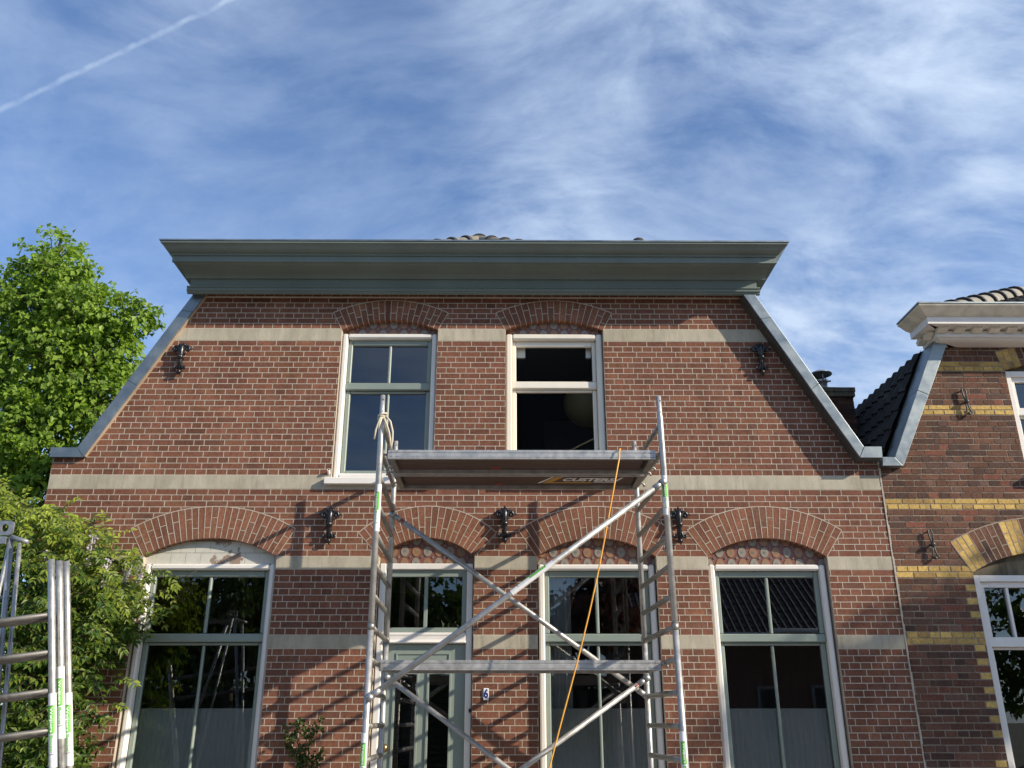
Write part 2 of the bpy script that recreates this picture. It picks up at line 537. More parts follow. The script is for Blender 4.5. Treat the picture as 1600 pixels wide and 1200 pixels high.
M['ridge_light'] = stone('pale weathered ridge tile', (0.31, 0.285, 0.24), 0.35)
M['ridge_dark'] = plain('dark clay rim', (0.03, 0.028, 0.027), 0.7)
M['chimney_cap'] = stone('mossy concrete cap', (0.14, 0.12, 0.085), 0.5)
M['stick_white'] = plain('white sticker', (0.72, 0.72, 0.72), 0.4)
M['stick_green'] = plain('green sticker', (0.13, 0.48, 0.05), 0.4)
M['black'] = plain('black print', (0.01, 0.01, 0.01), 0.5)
M['white_print'] = plain('white print', (0.8, 0.8, 0.8), 0.5)
M['yellow_print'] = plain('amber print', (0.55, 0.29, 0.03), 0.5)
M['red_print'] = plain('worn red print', (0.30, 0.035, 0.025), 0.6)
M['blue_print'] = plain('navy enamel', (0.012, 0.025, 0.17), 0.25)
M['enamel'] = plain('white enamel', (0.76, 0.77, 0.78), 0.2)
M['rope'] = plain('off white rope', (0.55, 0.50, 0.38), 0.8)
M['cord'] = plain('orange cable sheath', (0.78, 0.37, 0.05), 0.45)
M['brass'] = metal('brass', (0.5, 0.33, 0.15), 0.3, 1.0)
M['bark'] = stone('bark', (0.10, 0.075, 0.05), 0.5)
M['twig'] = plain('twig', (0.09, 0.065, 0.04), 0.8)
M['leaf'] = leafmat('fresh linden leaf', (0.06, 0.125, 0.015), (0.31, 0.45, 0.06), 0.5)
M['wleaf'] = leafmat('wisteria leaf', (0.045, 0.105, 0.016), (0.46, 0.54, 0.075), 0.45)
M['rleaf'] = leafmat('rose leaf', (0.03, 0.06, 0.015), (0.10, 0.14, 0.03), 0.3)
M['dleaf'] = leafmat('dark green leaf', (0.03, 0.06, 0.015), (0.10, 0.16, 0.035), 0.3)
M['pleaf'] = leafmat('purple leaf', (0.045, 0.018, 0.024), (0.14, 0.06, 0.065), 0.3)
M['flower'] = leafmat('pale violet petal', (0.42, 0.38, 0.50), (0.72, 0.68, 0.74), 0.3)
M['paper'] = leafmat('paper lantern', (0.17, 0.155, 0.065), (0.21, 0.19, 0.08), 0.3)

# ------------------------------------------------------------------ ground
def sheet(name, x0, x1, y0, y1, z, m):
    o = MB().add([(x0,y0,z),(x1,y0,z),(x1,y1,z),(x0,y1,z)], [(0,1,2,3)]).build(name, m)
    return tag(o, kind='structure')
gm = mortar_material('soil and grass', (0.07, 0.075, 0.035))
pm = mortar_material('grey paving', (0.36, 0.33, 0.30))
am = mortar_material('red brown clinker road', (0.20, 0.13, 0.105))
sheet('ground', -900, 900, -900, 900, -0.14, gm)
sheet('road', -200, 200, -17.0, -10.0, -0.136, am)
tag(MB().box(-200, 200, -10.0, 0.3, -0.3, 0.0).build('pavement', pm), kind='structure')
tag(MB().box(-200, 200, -19.5, -17.0, -0.3, 0.0).build('far_pavement', pm), kind='structure')

# ================================================================== the brick house
house = tag(empty('brick_house', (-0.43, 0, 0)), 'red brick house with grey green cornice and zinc edged gable behind the scaffold', 'house')
HP = Vector((-0.43, 0, 0))
_mb_build = MB.build
def hb(mb, name, mats, parent=house):
    """build a part given in world coordinates under the house or one of its parts"""
    o = mb.build(name, mats, parent)
    o.matrix_parent_inverse = Matrix.Translation(-HP)
    return o
def hi(name, me, parent, loc, rot=None, scl=None):
    o = inst(name, me, parent, loc, rot, scl)
    o.matrix_parent_inverse = Matrix.Translation(-HP)
    return o
def sub(mb, name, mats, parent):
    """sub-part of a part whose own matrix is world aligned"""
    return mb.build(name, mats, parent)

def tint_main(r):
    base = (0.196, 0.086, 0.055)
    k = r.uniform(0.84, 1.14)
    t = [c * k for c in base]
    q = r.random()
    if q < 0.10: t = [t[0]*0.88, t[1]*0.98, t[2]*1.02]
    elif q < 0.2: t = [t[0]*1.04, t[1]*1.10, t[2]*1.02]
    elif q < 0.24: t = [t[0]*0.80, t[1]*0.82, t[2]*0.84]
    return tuple(t)

XL, XR = -4.795, 3.93
# courses: (z0, z1, header?) between the plaster bands
JO = 0.0074
courses = []
def stack(z0, z1, n, first_header):
    h = (z1 - z0) / n
    for i in range(n):
        courses.append((z0 + i*h, z0 + (i+1)*h, (i % 2 == 0) == first_header))
stack(0.028, 2.268, 35, True)
stack(2.398, 3.040, 10, True)
stack(3.170, 3.869, 11, False)
stack(4.020, 5.561, 24, True)
stack(5.710, 6.092, 6, True)
BANDS = [(2.268, 2.398), (3.040, 3.170), (3.869, 4.020), (5.561, 5.710)]
outline = [(XL, 0.0), (XR, 0.0), (XR, 4.20), (3.715, 4.20), (2.70, 6.20), (-3.46, 6.20), (-4.49, 4.20), (XL, 4.20)]
# the outline is not convex at the shoulders: split in two convex pieces at z = 4.20
REG = [edges(ccw([(XL, 0), (XR, 0), (XR, 4.215), (XL, 4.215)])),
       edges(ccw([(-4.49, 4.215), (3.715, 4.215), (2.70, 6.20), (-3.46, 6.20)]))]

def arch_geo(cx, half, zs, rise, ring):
    Rr = (half*half + rise*rise) / (2*rise)
    zc = zs + rise - Rr
    return cx, zc, Rr, asin(half / Rr), ring
ARCHES = {
    'left':   arch_geo(-3.015, 0.676, 3.168, 0.185, 0.325),
    'door':   arch_geo(-0.813, 0.485, 3.170, 0.190, 0.325),
    'middle': arch_geo(0.914, 0.607, 3.170, 0.190, 0.325),
    'right':  arch_geo(2.656, 0.610, 3.170, 0.190, 0.325),
    'upl':    arch_geo(-1.312, 0.537, 5.695, 0.128, 0.235),
    'upr':    arch_geo(0.527, 0.546, 5.695, 0.128, 0.235),
}
def arch_poly(a, ri, ro, n=20, da=0.0):
    cx, zc, r, ha, ring = a
    pts = [(cx + (r+ro)*sin(t), zc + (r+ro)*cos(t)) for t in [-(ha+da) + 2*(ha+da)*i/n for i in range(n+1)]]
    pts = pts + [(cx + (r+ri)*sin(ha+da), zc + (r+ri)*cos(ha+da)), (cx - (r+ri)*sin(ha+da), zc + (r+ri)*cos(ha+da))]
    return pts
OPEN = {  # x0, x1, z0, z_spring
    'left': (-3.691, -2.339, 0.42, 3.17), 'door': (-1.298, -0.328, 0.06, 3.17), 'middle': (0.307, 1.521, 0.42, 3.17),
    'right': (2.046, 3.266, 0.42, 3.17), 'upl': (-1.849, -0.775, 3.955, 5.697), 'upr': (-0.019, 1.073, 3.955, 5.697)}
holes_brick = []; holes_mortar = []
for k, a in ARCHES.items():
    holes_brick.append(Hole(arch_poly(a, -0.002, a[4] + JO)))
    holes_mortar.append(Hole(arch_poly(a, -0.002, 0.003)))
for k, (x0, x1, z0, z1) in OPEN.items():
    holes_brick.append(Hole([(x0, z0), (x1, z0), (x1, z1), (x0, z1)]))
    holes_mortar.append(Hole([(x0+0.003, z0), (x1-0.003, z0), (x1-0.003, z1), (x0+0.003, z1)]))

def touches_open(poly, opens, eps=0.006):
    for (x0, x1, z0, z1) in opens:
        for p in poly:
            if z0 - eps < p[1] < z1 + eps and (abs(p[0]-x0) < eps or abs(p[0]-x1) < eps): return True
    return False

def lay(courses, region, holes, x_lo, x_hi, stretcher, joint, rnd, tintf, opens, jit=0.0, irregular=0.0):
    """returns a list of bricks: dict(pieces, tint, full, kind, deep)"""
    out = []
    for ci, (z0, z1, header) in enumerate(courses):
        mod = stretcher/2 if header else stretcher
        off = 0.0 if header else (stretcher/4 if (ci // 2) % 2 else stretcher*3/4)
        x = x_lo - mod + (off % mod)
        x += rnd.uniform(-0.010, 0.010)
        zz0 = z0 + joint/2; zz1 = z1 - joint/2
        while x < x_hi:
            w = mod
            if not header and rnd.random() < 0.035: w = mod*0.5
            w *= 1 + rnd.uniform(-irregular, irregular)
            xa = x + joint/2 + rnd.uniform(-jit, jit); xb = x + w - joint/2 + rnd.uniform(-jit, jit)
            rect = [(xa, zz0 + rnd.uniform(-jit, jit)), (xb, zz0 + rnd.uniform(-jit, jit)), (xb + rnd.uniform(-jit, jit), zz1 + rnd.uniform(-jit, jit)), (xa + rnd.uniform(-jit, jit), zz1 + rnd.uniform(-jit, jit))]
            ps = []
            for es in region:
                q = inside(rect, es)
                if len(q) >= 3: ps.append(q)
            a0 = sum(abs(area(p)) for p in ps)
            for h in holes: ps = subtract(ps, h)
            ps = [p for p in ps if abs(area(p)) > 6e-5]
            if ps:
                full = len(ps) == 1 and abs(abs(area(ps[0])) - (xb-xa)*(zz1-zz0)) < 2e-5 + jit*0.3
                out.append(dict(ps=ps, t=tintf(rnd, header, (x + w/2, (z0+z1)/2)), full=full, hdr=header, c=((xa+xb)/2, (zz0+zz1)/2), s=(xb-xa, zz1-zz0),
                                deep=any(touches_open(p, opens) for p in ps)))
            x += w
    return out

rb = random.Random(5)
bricks = lay(courses, REG, holes_brick, XL, XR, 0.217, JO, rb, lambda r, h, p: tint_main(r), list(OPEN.values()), jit=0.0010)

# wall core with its pointing, cut round the openings
wall = MB()
zs = 0.0
cells = []
zlist = [0.0, 0.42, 0.9, 1.4, 1.9, 2.3, 2.7, 3.1, 3.3, 3.5, 3.7, 3.95, 4.215]
for i in range(len(zlist)-1): cells.append([(XL, zlist[i]), (XR, zlist[i]), (XR, zlist[i+1]), (XL, zlist[i+1])])
zlist = [4.215, 4.6, 5.0, 5.4, 5.7, 5.9, 6.2]
def lx(z): return -4.49 + (z-4.215)/(6.20-4.215)*1.03
def rx(z): return 3.715 - (z-4.215)/(6.20-4.215)*1.015
for i in range(len(zlist)-1):
    a, b = zlist[i], zlist[i+1]
    cells.append([(lx(a), a), (rx(a), a), (rx(b), b), (lx(b), b)])
for c in cells:
    ps = [c]
    for h in holes_mortar: ps = subtract(ps, h)
    for p in ps: wall.prism(p, 0.0006, 0.115)
# raised pointing: bed joints and perpends stand proud of the brick faces
def pointing(courses, bricks, region, holes, xa, xb, joint, proud, dst):
    zs_ = sorted(set([round(c[0], 4) for c in courses] + [round(c[1], 4) for c in courses]))
    x = xa
    for z in zs_:
        ps = []
        for es in region:
            q = inside([(xa-0.1, z-joint/2), (xb+0.1, z-joint/2), (xb+0.1, z+joint/2), (xa-0.1, z+joint/2)], es)
            if len(q) >= 3: ps.append(q)
        for h in holes: ps = subtract(ps, h)
        for p in ps: dst.prism(p, -proud, 0.01, back=False)
    for b in bricks:
        xr = b['c'][0] + b['s'][0]/2; z0 = b['c'][1] - b['s'][1]/2; z1 = b['c'][1] + b['s'][1]/2
        ps = []
        for es in region:
            q = inside([(xr, z0), (xr+joint, z0), (xr+joint, z1), (xr, z1)], es)
            if len(q) >= 3: ps.append(q)
        for h in holes: ps = subtract(ps, h)
        for p in ps: dst.prism(p, -proud, 0.01, back=False)
pointing(courses, bricks, REG, holes_brick, XL, XR, JO, 0.0016, wall)
wall_o = hb(wall, 'wall', M['mortar'])

# single bricks: the 300 that show largest; the rest are one joined part
def frame_ok(x, z):
    d = 9.0; c, s = cos(radians(20.977)), sin(radians(20.977))
    a = d*c + (z-1.6)*s; b = -d*s + (z-1.6)*c
    px = 800 + 1376*x/a; py = 600 - 1376*b/a
    return 15 < px < 1590 and py < 1190, 1.0/a
cand = []
for i, b in enumerate(bricks):
    if not b['full'] or b['deep']: continue
    ok, k = frame_ok(*b['c'])
    if ok: cand.append((b['s'][0]*b['s'][1]*k*k, i))
cand.sort(reverse=True)
# among alike full stretchers take those spread over the wall that are not behind foliage
single = set(i for _, i in cand[:300])
rest = MB()
variants = {}
for i, b in enumerate(bricks):
    if i in single:
        key = (b['hdr'], round(b['s'][0], 3), round(b['s'][1], 3), rb.randrange(14))
        if key not in variants:
            w, h = b['s'][0]/2, b['s'][1]/2
            variants[key] = MB().prism([(-w, -h), (w, -h), (w, h), (-w, h)], 0, 0.06, b['t'], back=False).mesh('brick', M['brick'])
        hi('brick', variants[key], house, (b['c'][0], rb.uniform(-0.0006, 0.0005), b['c'][1]))
    else:
        y = rb.uniform(-0.0006, 0.0005)
        for p in b['ps']:
            rest.prism(p, y, 0.112 if b['deep'] else 0.02, b['t'], back=False)
# projecting header course right under the cornice
xx = -3.40
proj = MB()
while xx < 2.70:
    t = tint_main(rb)
    rest.box(xx + 0.004, xx + 0.104, -0.032 + rb.uniform(-0.001, 0.001), 0.05, 6.098, 6.158, t)
    xx += 0.1085
tag(hb(rest, 'bricks', M['brick']), kind='stuff')
hb(MB().box(-3.42, 2.72, -0.024, 0.10, 6.0935, 6.30), 'pointing_strip', M['mortar'])

# arch bricks, each one its own
def build_arch(a, nb, tintf, name, parent_build, seed, y=-0.0015, depth=0.112, mat=None, yellow=None, joint=0.008):
    r = random.Random(seed)
    cx, zc, rr, ha, ring = a
    mat = mat or M['brick']
    cuts = []
    for i in range(nb):
        t0 = -ha + 2*ha*i/nb; t1 = -ha + 2*ha*(i+1)/nb
        g = joint / 2
        split = 0.345 if i % 2 else 0.655
        splits = [(0.0, split), (split, 1.0)]
        if yellow is None and r.random() < 0.12: splits = [(0.0, 1.0)]
        if len(splits) > 1: cuts.append((i, split))
        for (u0, u1) in splits:
            r0 = rr + ring*u0 + (g if u0 > 0 else 0.0); r1 = rr + ring*u1 - (g if u1 < 1 else 0)
            pts = []
            for (rad, t) in ((r0, t0 + g/r0), (r0, t1 - g/r0), (r1, t1 - g/r1), (r1, t0 + g/r1)):
                pts.append((cx + rad*sin(t), zc + rad*cos(t)))
            tt = tintf(r) if not (yellow and yellow(i)) else tint_yellow(r)
            m = MB().prism(pts, y + r.uniform(-0.0006, 0.0006), depth, tt, back=False)
            parent_build(m, name, mat)
    # bed behind the arch bricks; raised pointing between them and over the back of the arch
    bed = MB()
    n = 24
    for i in range(n):
        t0 = -ha + 2*ha*i/n; t1 = -ha + 2*ha*(i+1)/n
        def ringq(ra, rb, ya, yb):
            bed.prism([(cx+ra*sin(t0), zc+ra*cos(t0)), (cx+ra*sin(t1), zc+ra*cos(t1)), (cx+rb*sin(t1), zc+rb*cos(t1)), (cx+rb*sin(t0), zc+rb*cos(t0))], ya, yb)
        ringq(rr+0.002, rr+ring+0.002, 0.0006, 0.1135)
        ringq(rr+ring, rr+ring+joint*1.15, y-0.0022, 0.02)
    for i in range(nb+1):
        t = -ha + 2*ha*i/nb; g = joint*0.45
        ca, sa_ = cos(t), sin(t)
        ra, rb = rr+0.003, rr+ring
        bed.prism([(cx+ra*sa_-g*ca, zc+ra*ca+g*sa_), (cx+ra*sa_+g*ca, zc+ra*ca-g*sa_), (cx+rb*sa_+g*ca, zc+rb*ca-g*sa_), (cx+rb*sa_-g*ca, zc+rb*ca+g*sa_)], y-0.0018, 0.01)
    for (i, u) in cuts:
        t0 = -ha + 2*ha*i/nb; t1 = -ha + 2*ha*(i+1)/nb; rm = rr+ring*u; g = joint*0.42
        bed.prism([(cx+(rm-g)*sin(t0), zc+(rm-g)*cos(t0)), (cx+(rm-g)*sin(t1), zc+(rm-g)*cos(t1)), (cx+(rm+g)*sin(t1), zc+(rm+g)*cos(t1)), (cx+(rm+g)*sin(t0), zc+(rm+g)*cos(t0))], y-0.0017, 0.01)
    return bed
NB = {'left': 25, 'door': 21, 'middle': 23, 'right': 23, 'upl': 18, 'upr': 18}
def arch_tint(r):
    t = tint_main(r); k = 1.12
    return (t[0]*k, t[1]*k*1.02, t[2]*k)
for i, (k, a) in enumerate(ARCHES.items()):
    bed = build_arch(a, NB[k], arch_tint, 'arch_brick', lambda m, n, mt: hb(m, n, mt), 40+i)
    hb(bed, 'arch_pointing', M['mortar'])

# plaster bands, one piece between each pair of openings
def band_piece(x0, x1, z0, z1, skew0=0.0, skew1=0.0):
    m = MB()
    n = max(2, int((x1-x0)/0.25))
    top = []; bot = []
    poly = [(x0 + skew0*0, z0), (x1, z0), (x1 + skew1, z1), (x0 + skew0, z1)]
    e = 0.006
    m.prism(poly, -0.0035, 0.112)
    o = hb(m, 'plaster_band', M['stone'])
    bv = o.modifiers.new('edge', 'BEVEL'); bv.width = 0.004; bv.segments = 2
    return o
g = 0.002
segs_low = [(XL, -3.691), (-2.339, -1.298), (-0.328, 0.307), (1.521, 2.046), (3.266, XR)]
for (z0, z1) in BANDS[:2]:
    for (a, b) in segs_low: band_piece(a + 0.0, b - 0.0, z0 + g, z1 - g)
band_piece(XL, -1.93, BANDS[2][0] + g, BANDS[2][1] - g)
band_piece(-0.70, -0.10, BANDS[2][0] + g, BANDS[2][1] - g)
band_piece(1.15, XR, BANDS[2][0] + g, BANDS[2][1] - g)
z0, z1 = BANDS[3]
sl = 1.03/(6.20-4.215)
o = band_piece(lx(z0), -1.849, z0 + g, z1 - g, sl*(z1-z0), 0)
band_piece(-0.775, -0.019, z0 + g, z1 - g)
band_piece(1.073, rx(z0), z0 + g, z1 - g, 0, -sl*(z1-z0))
# pale joint down the party wall corner
mj = MB()
zz = 0.0
while zz < 4.17:
    h = rb.uniform(0.05, 0.16)
    mj.box(XR + 0.001, XR + 0.014 + rb.uniform(0, 0.008), -0.006 + rb.uniform(-0.003, 0.002), 0.05, zz, min(4.17, zz + h))
    zz += h
hb(mj, 'corner_joint', M['mortar'])

# cornice: profile (y, z) run along the front, with the same profile's boards
def cornice_run(name, prof, x0, x1, mat, par=None):
    return hb(MB().extrude_x(prof, x0, x1), name, mat)
Y = lambda t: -t
crown = [(0.2, 6.478), (-0.615, 6.478), (-0.615, 6.452), (-0.598, 6.447), (-0.575, 6.430), (-0.555, 6.408), (-0.528, 6.392), (-0.492, 6.384), (-0.490, 6.366), (0.2, 6.366)]
cn = MB()
# crown widens towards the ends like a mitred return
def mitred(prof, xl, xr, ext):
    n = len(prof)
    v = []
    for side, X in ((0, xl), (1, xr)):
        for (y, z) in prof:
            e = ext(y, z)
            v.append(((X - e) if side == 0 else (X + e), y, z))
    f = [tuple(range(n)), tuple(range(2*n-1, n-1, -1))] + [(i, i+n, (i+1) % n + n, (i+1) % n) for i in range(n)]
    return MB().add(v, f)
def crown_ext(y, z): return 0.10 * max(0, min(1, (z - 6.366)/0.09)) + 0.0
hb(mitred(crown, -3.665, 2.958, crown_ext), 'cornice_crown', M['cornice_green'])
hb(MB().extrude_x([(0.2, 6.3655), (-0.472, 6.3655), (-0.472, 6.297), (-0.440, 6.297), (-0.438, 6.306), (0.2, 6.306)], -3.665, 2.958), 'cornice_fascia', M['cornice_green'])
# soffit cove between fascia and frieze
cove = [(0.0, 6.3055), (-0.43, 6.3055), (-0.41, 6.292), (-0.36, 6.286), (-0.30, 6.280), (-0.245, 6.268), (-0.215, 6.252), (-0.205, 6.232), (0.0, 6.232)]
hb(MB().extrude_x(cove, -3.60, 2.90), 'cornice_cove', M['cornice_green'])
hb(MB().extrude_x([(0.05, 6.2315), (-0.180, 6.2315), (-0.180, 6.142), (0.05, 6.142)], -3.545, 2.80), 'cornice_frieze', M['cornice_green'])
hb(MB().extrude_x([(0.05, 6.1415), (-0.196, 6.1415), (-0.198, 6.128), (-0.184, 6.122), (-0.184, 6.108), (-0.194, 6.104), (-0.192, 6.092), (-0.170, 6.086), (-0.170, 6.072), (-0.14, 6.064), (-0.033, 6.1605), (0.05, 6.1605)], -3.575, 2.83), 'cornice_moulding', M['cornice_green'])
gut = MB().extrude_x([(0.2, 6.490), (-0.625, 6.490), (-0.625, 6.474), (-0.6155, 6.4735), (-0.6155, 6.4785), (0.2, 6.4785)], -3.775, 3.068)
hb(gut, 'gutter_edge', M['zinc'])

# zinc copings along the gable slopes, in folded lengths with seams
def coping(poly_in, poly_out, name):
    """inner line and outer line of the front face as [(x,z),...], matching counts"""
    for i in range(len(poly_in) - 1):
        a, b = poly_in[i], poly_in[i+1]; c, d = poly_out[i+1], poly_out[i]
        m = MB().prism([a, b, c, d], -0.167, 0.25)
        o = hb(m, name, M['zinc'])
        bv = o.modifiers.new('fold', 'BEVEL'); bv.width = 0.006; bv.segments = 2
def lerp(a, b, k): return (a[0]+(b[0]-a[0])*k, a[1]+(b[1]-a[1])*k)
ri, rj, ro, rp = (2.64, 6.068), (3.684, 4.175), (2.775, 6.068), (3.743, 4.291)
def slope_coping(ri, rj, ro, rp, ks, pr=0.170):
    for i in range(len(ks)-1):
        k0, k1 = ks[i], ks[i+1]
        off = 0.0025 * (i % 2)
        P = [lerp(ri, rj, k0), lerp(ri, rj, k1), lerp(ro, rp, k1), lerp(ro, rp, k0)]
        m = MB().prism(P, -pr - off, 0.25)
        o = hb(m, 'zinc_coping', M['zinc'])
        bv = o.modifiers.new('fold', 'BEVEL'); bv.width = 0.005; bv.segments = 2
slope_coping(ri, rj, ro, rp, [0, 0.16, 0.60, 1.0])
hb(MB().prism([(2.632, 6.06), (3.676, 4.185), (3.684, 4.185), (2.640, 6.06)], -0.138, 0.03), 'verge_board', M['verge_shaded'])
hb(MB().prism([(-3.400, 6.10), (-4.444, 4.21), (-4.452, 4.21), (-3.406, 6.10)], -0.045, 0.03), 'verge_board', M['verge'])
hb(MB().prism([(3.686, 4.173), (3.918, 4.173), (3.925, 4.291), (3.745, 4.291)], -0.174, 0.25), 'zinc_coping', M['zinc'])
li, lj, lo, lp = (-3.406, 6.108), (-4.452, 4.200), (-3.545, 6.114), (-4.537, 4.302)
slope_coping(li, lj, lo, lp, [0, 0.115, 0.58, 1.0], 0.055)
hb(MB().prism([(-4.806, 4.198), (-4.454, 4.198), (-4.539, 4.302), (-4.812, 4.302)], -0.058, 0.25), 'zinc_coping', M['zinc'])

# body behind the front: side walls, back, floors, mansard slopes and hipped top
bm = MB()
bm.box(XL, XL + 0.22, 0.116, 9.0, 0, 4.17); bm.box(XR - 0.22, XR, 0.116, 9.0, 0, 4.17)
bm.box(XL + 0.221, XR - 0.221, 8.8, 9.0, 0, 6.2)
hb(bm, 'side_wall', M['old_mortar'])
fl = MB()
fl.box(XL + 0.221, XR - 0.221, 0.12, 8.79, -0.1, 0.0); fl.box(XL + 0.221, XR - 0.221, 0.12, 8.79, 3.40, 3.62); fl.box(-3.35, 2.6, 0.12, 8.79, 6.165, 6.29)
hb(fl, 'storey_floor', M['room'])
pw = MB()
pw.box(XL + 0.221, XR - 0.221, 4.4, 4.5, 0.001, 3.399)
for x in (-1.75, -0.02, 1.80): pw.box(x-0.05, x+0.05, 0.13, 4.39, 0.001, 3.399)
hb(pw, 'room_wall', M['room'])
pu = MB()
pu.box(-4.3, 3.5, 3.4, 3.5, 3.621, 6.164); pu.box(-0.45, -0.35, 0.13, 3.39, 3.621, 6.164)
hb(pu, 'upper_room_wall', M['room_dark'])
rs = MB()
rs.prism([(3.72, 4.20), (3.80, 4.26), (2.79, 6.25), (2.70, 6.21)], 0.26, 9.0)
rs.prism([(-4.50, 4.20), (-4.58, 4.26), (-3.55, 6.25), (-3.46, 6.21)], 0.26, 9.0)
hb(rs, 'mansard_slope', M['roof'])
E0, E1, PK = (-3.62, 0.21, 6.40), (2.86, 0.21, 6.40), (-0.445, 3.15, 8.605)
PB = (-0.445, 6.0, 8.605); E2, E3 = (2.86, 9.0, 6.40), (-3.62, 9.0, 6.40)
hb(MB().add([E0, E1, PK, PB, E2, E3], [(0,1,2),(1,4,3,2),(4,5,3),(5,0,2,3)]), 'hipped_roof', M['roof'])
def ridge_tile_mesh(name, r, ln, m0, m1):
    m = MB()
    n = 10
    v = []; f = []
    prof = [(0.0, r*1.14), (0.05, r*1.14), (0.055, r), (ln, r*0.90)]
    for (d, rr) in prof:
        for k in range(n+1):
            a = pi*k/n
            v.append((d, rr*cos(a), rr*sin(a)))
    for i in range(len(prof)-1):
        for k in range(n): f.append((i*(n+1)+k, i*(n+1)+k+1, (i+1)*(n+1)+k+1, (i+1)*(n+1)+k))
    m.add(v, f[:2*n], mi=1, smooth=True)
    o = len(m.v); m.add(v, f[2*n:], mi=0, smooth=True)
    # thickness of the open front
    w = []
    for k in range(n+1):
        a = pi*k/n; w.append((0.0, r*1.14*cos(a), r*1.14*sin(a)))
    for k in range(n+1):
        a = pi*k/n; w.append((0.0, r*0.86*cos(a), r*0.86*sin(a)))
    for k in range(n+1):
        a = pi*k/n; w.append((ln*0.8, r*0.82*cos(a), r*0.82*sin(a)))
    m.add(w, [(k, k+1, k+n+2, k+n+1) for k in range(n)] + [(k+n+1, k+n+2, k+2*n+3, k+2*n+2) for k in range(n)], mi=1)
    return m.mesh(name, [m0, m1])
rt = ridge_tile_mesh('ridge_tile', 0.135, 0.40, M['ridge'], M['ridge_dark'])
def ridge_line(a, b, start, count, build, step=0.31, lift=0.02):
    a, b = Vector(a), Vector(b)
    d = (b - a).normalized()
    q = d.to_track_quat('X', 'Z')
    for i in range(count):
        p = a + d * (start + i*step) + Vector((0, 0, lift))
        e = q.to_euler()
        build('ridge_tile', rt, p, (e.x, e.y, e.z))
hbr = lambda n, me, p, r: hi(n, me, house, p, r)
L0 = (Vector(PK)-Vector(E0)).length; L1 = (Vector(PK)-Vector(E1)).length
ridge_line(E0, PK, L0 - 1.56, 5, hbr); ridge_line(E1, PK, L1 - 1.56, 5, hbr)
ridge_line(PK, PB, -0.05, 4, hbr)
# small roof vent
vm = MB(); vc = (1.93, 2.36, 8.0)
vm.lathe([(0.05, -0.75), (0.05, 0.16), (0.055, 0.16)], vc, 12); vm.lathe([(0.105, 0.175), (0.10, 0.20), (0.075, 0.235), (0.03, 0.262), (0.0005, 0.268)], vc, 16)
for k in range(12):
    a = 2*pi*k/12
    vm.tube([(vc[0]+0.095*cos(a), vc[1]+0.095*sin(a), vc[2]+0.10), (vc[0]+0.098*cos(a), vc[1]+0.098*sin(a), vc[2]+0.19)], 0.006, 5)
hb(vm, 'roof_vent', M['darkwood'])

# ------------------------------------------------------------------ windows
def frame_ring(m, x0, x1, z0, z1, w, y0, y1, wb=None, wt_=None):
    wb = w if wb is None else wb; wt_ = w if wt_ is None else wt_
    m.box(x0, x0+w, y0, y1, z0, z1); m.box(x1-w, x1, y0, y1, z0, z1)
    m.box(x0+w, x1-w, y0, y1, z1-wt_, z1)
    if wb: m.box(x0+w, x1-w, y0, y1, z0, z0+wb)
def bev(o, w=0.004, seg=2):
    b = o.modifiers.new('edge', 'BEVEL'); b.width = w; b.segments = seg; b.limit_method = 'ANGLE'
    return o
def window(x0, x1, z0, z1, rail, fm, sm, gm, mull=True, label=None, fw=0.058, stile=0.048, sill=None, bottom=0.09, sill_x=(0.065, 0.065), gm2=None):
    m = MB()
    frame_ring(m, x0, x1, z0, z1, fw, 0.035, 0.135)
    f = bev(hb(m, 'window', fm), 0.015, 1)
    if label: f['label'] = label
    a, b = x0+fw, x1-fw
    # upper light, its bottom rail stands proud of the lower sash
    s = MB()
    frame_ring(s, a+0.001, b-0.001, rail[1], z1-fw-0.001, stile, 0.094, 0.138, wb=0, wt_=0.064)
    s.box(a+0.001, b-0.001, 0.078, 0.138, rail[0], rail[1]-0.0005)
    if mull: s.box((a+b)/2-0.016, (a+b)/2+0.016, 0.100, 0.138, rail[1], z1-fw-0.065)
    bev(sub(s, 'upper_sash', sm, f), 0.009, 1)
    l = MB()
    frame_ring(l, a+0.001, b-0.001, z0+fw*0.4, rail[0]-0.001, stile+0.004, 0.117, 0.160, wb=bottom, wt_=0.028)
    if mull: l.box((a+b)/2-0.014, (a+b)/2+0.014, 0.121, 0.160, z0+fw*0.4+bottom, rail[0]-0.029)
    bev(sub(l, 'lower_sash', sm, f), 0.009, 1)
    mids = [(a+stile, (a+b)/2-0.014), ((a+b)/2+0.014, b-stile)] if mull else [(a+stile, b-stile)]
    for (p, q) in mids:
        tw = R.uniform(-0.003, 0.003); tz = R.uniform(-0.002, 0.002)
        sub(MB().add([(p-0.004, 0.126+tw, rail[1]-0.004), (q+0.004, 0.126-tw, rail[1]-0.004), (q+0.004, 0.126-tw+tz, z1-fw-0.055), (p-0.004, 0.126+tw+tz, z1-fw-0.055)], [(0,1,2,3)]), 'pane', gm, f)
        sub(MB().add([(p-0.004, 0.148+tw, z0+0.06), (q+0.004, 0.148-tw, z0+0.06), (q+0.004, 0.148-tw+tz, rail[0]-0.015), (p-0.004, 0.148+tw+tz, rail[0]-0.015)], [(0,1,2,3)]), 'pane', gm2 or gm, f)
    if sill:
        bev(sub(MB().extrude_x([(0.10, sill[1]), (-0.065, sill[1]-0.012), (-0.07, sill[1]-0.02), (-0.07, sill[0]), (0.10, sill[0])], x0-sill_x[0], x1+sill_x[1]), 'sill', fm, f), 0.004)
    # closing strip above the frame up to the tympanum
    return f
window(-3.672, -2.352, 0.50, 3.098, (2.338, 2.418), M['white'], M['green'], M['glass'], label='white and grey green window left of the door', sill=(0.43, 0.50))
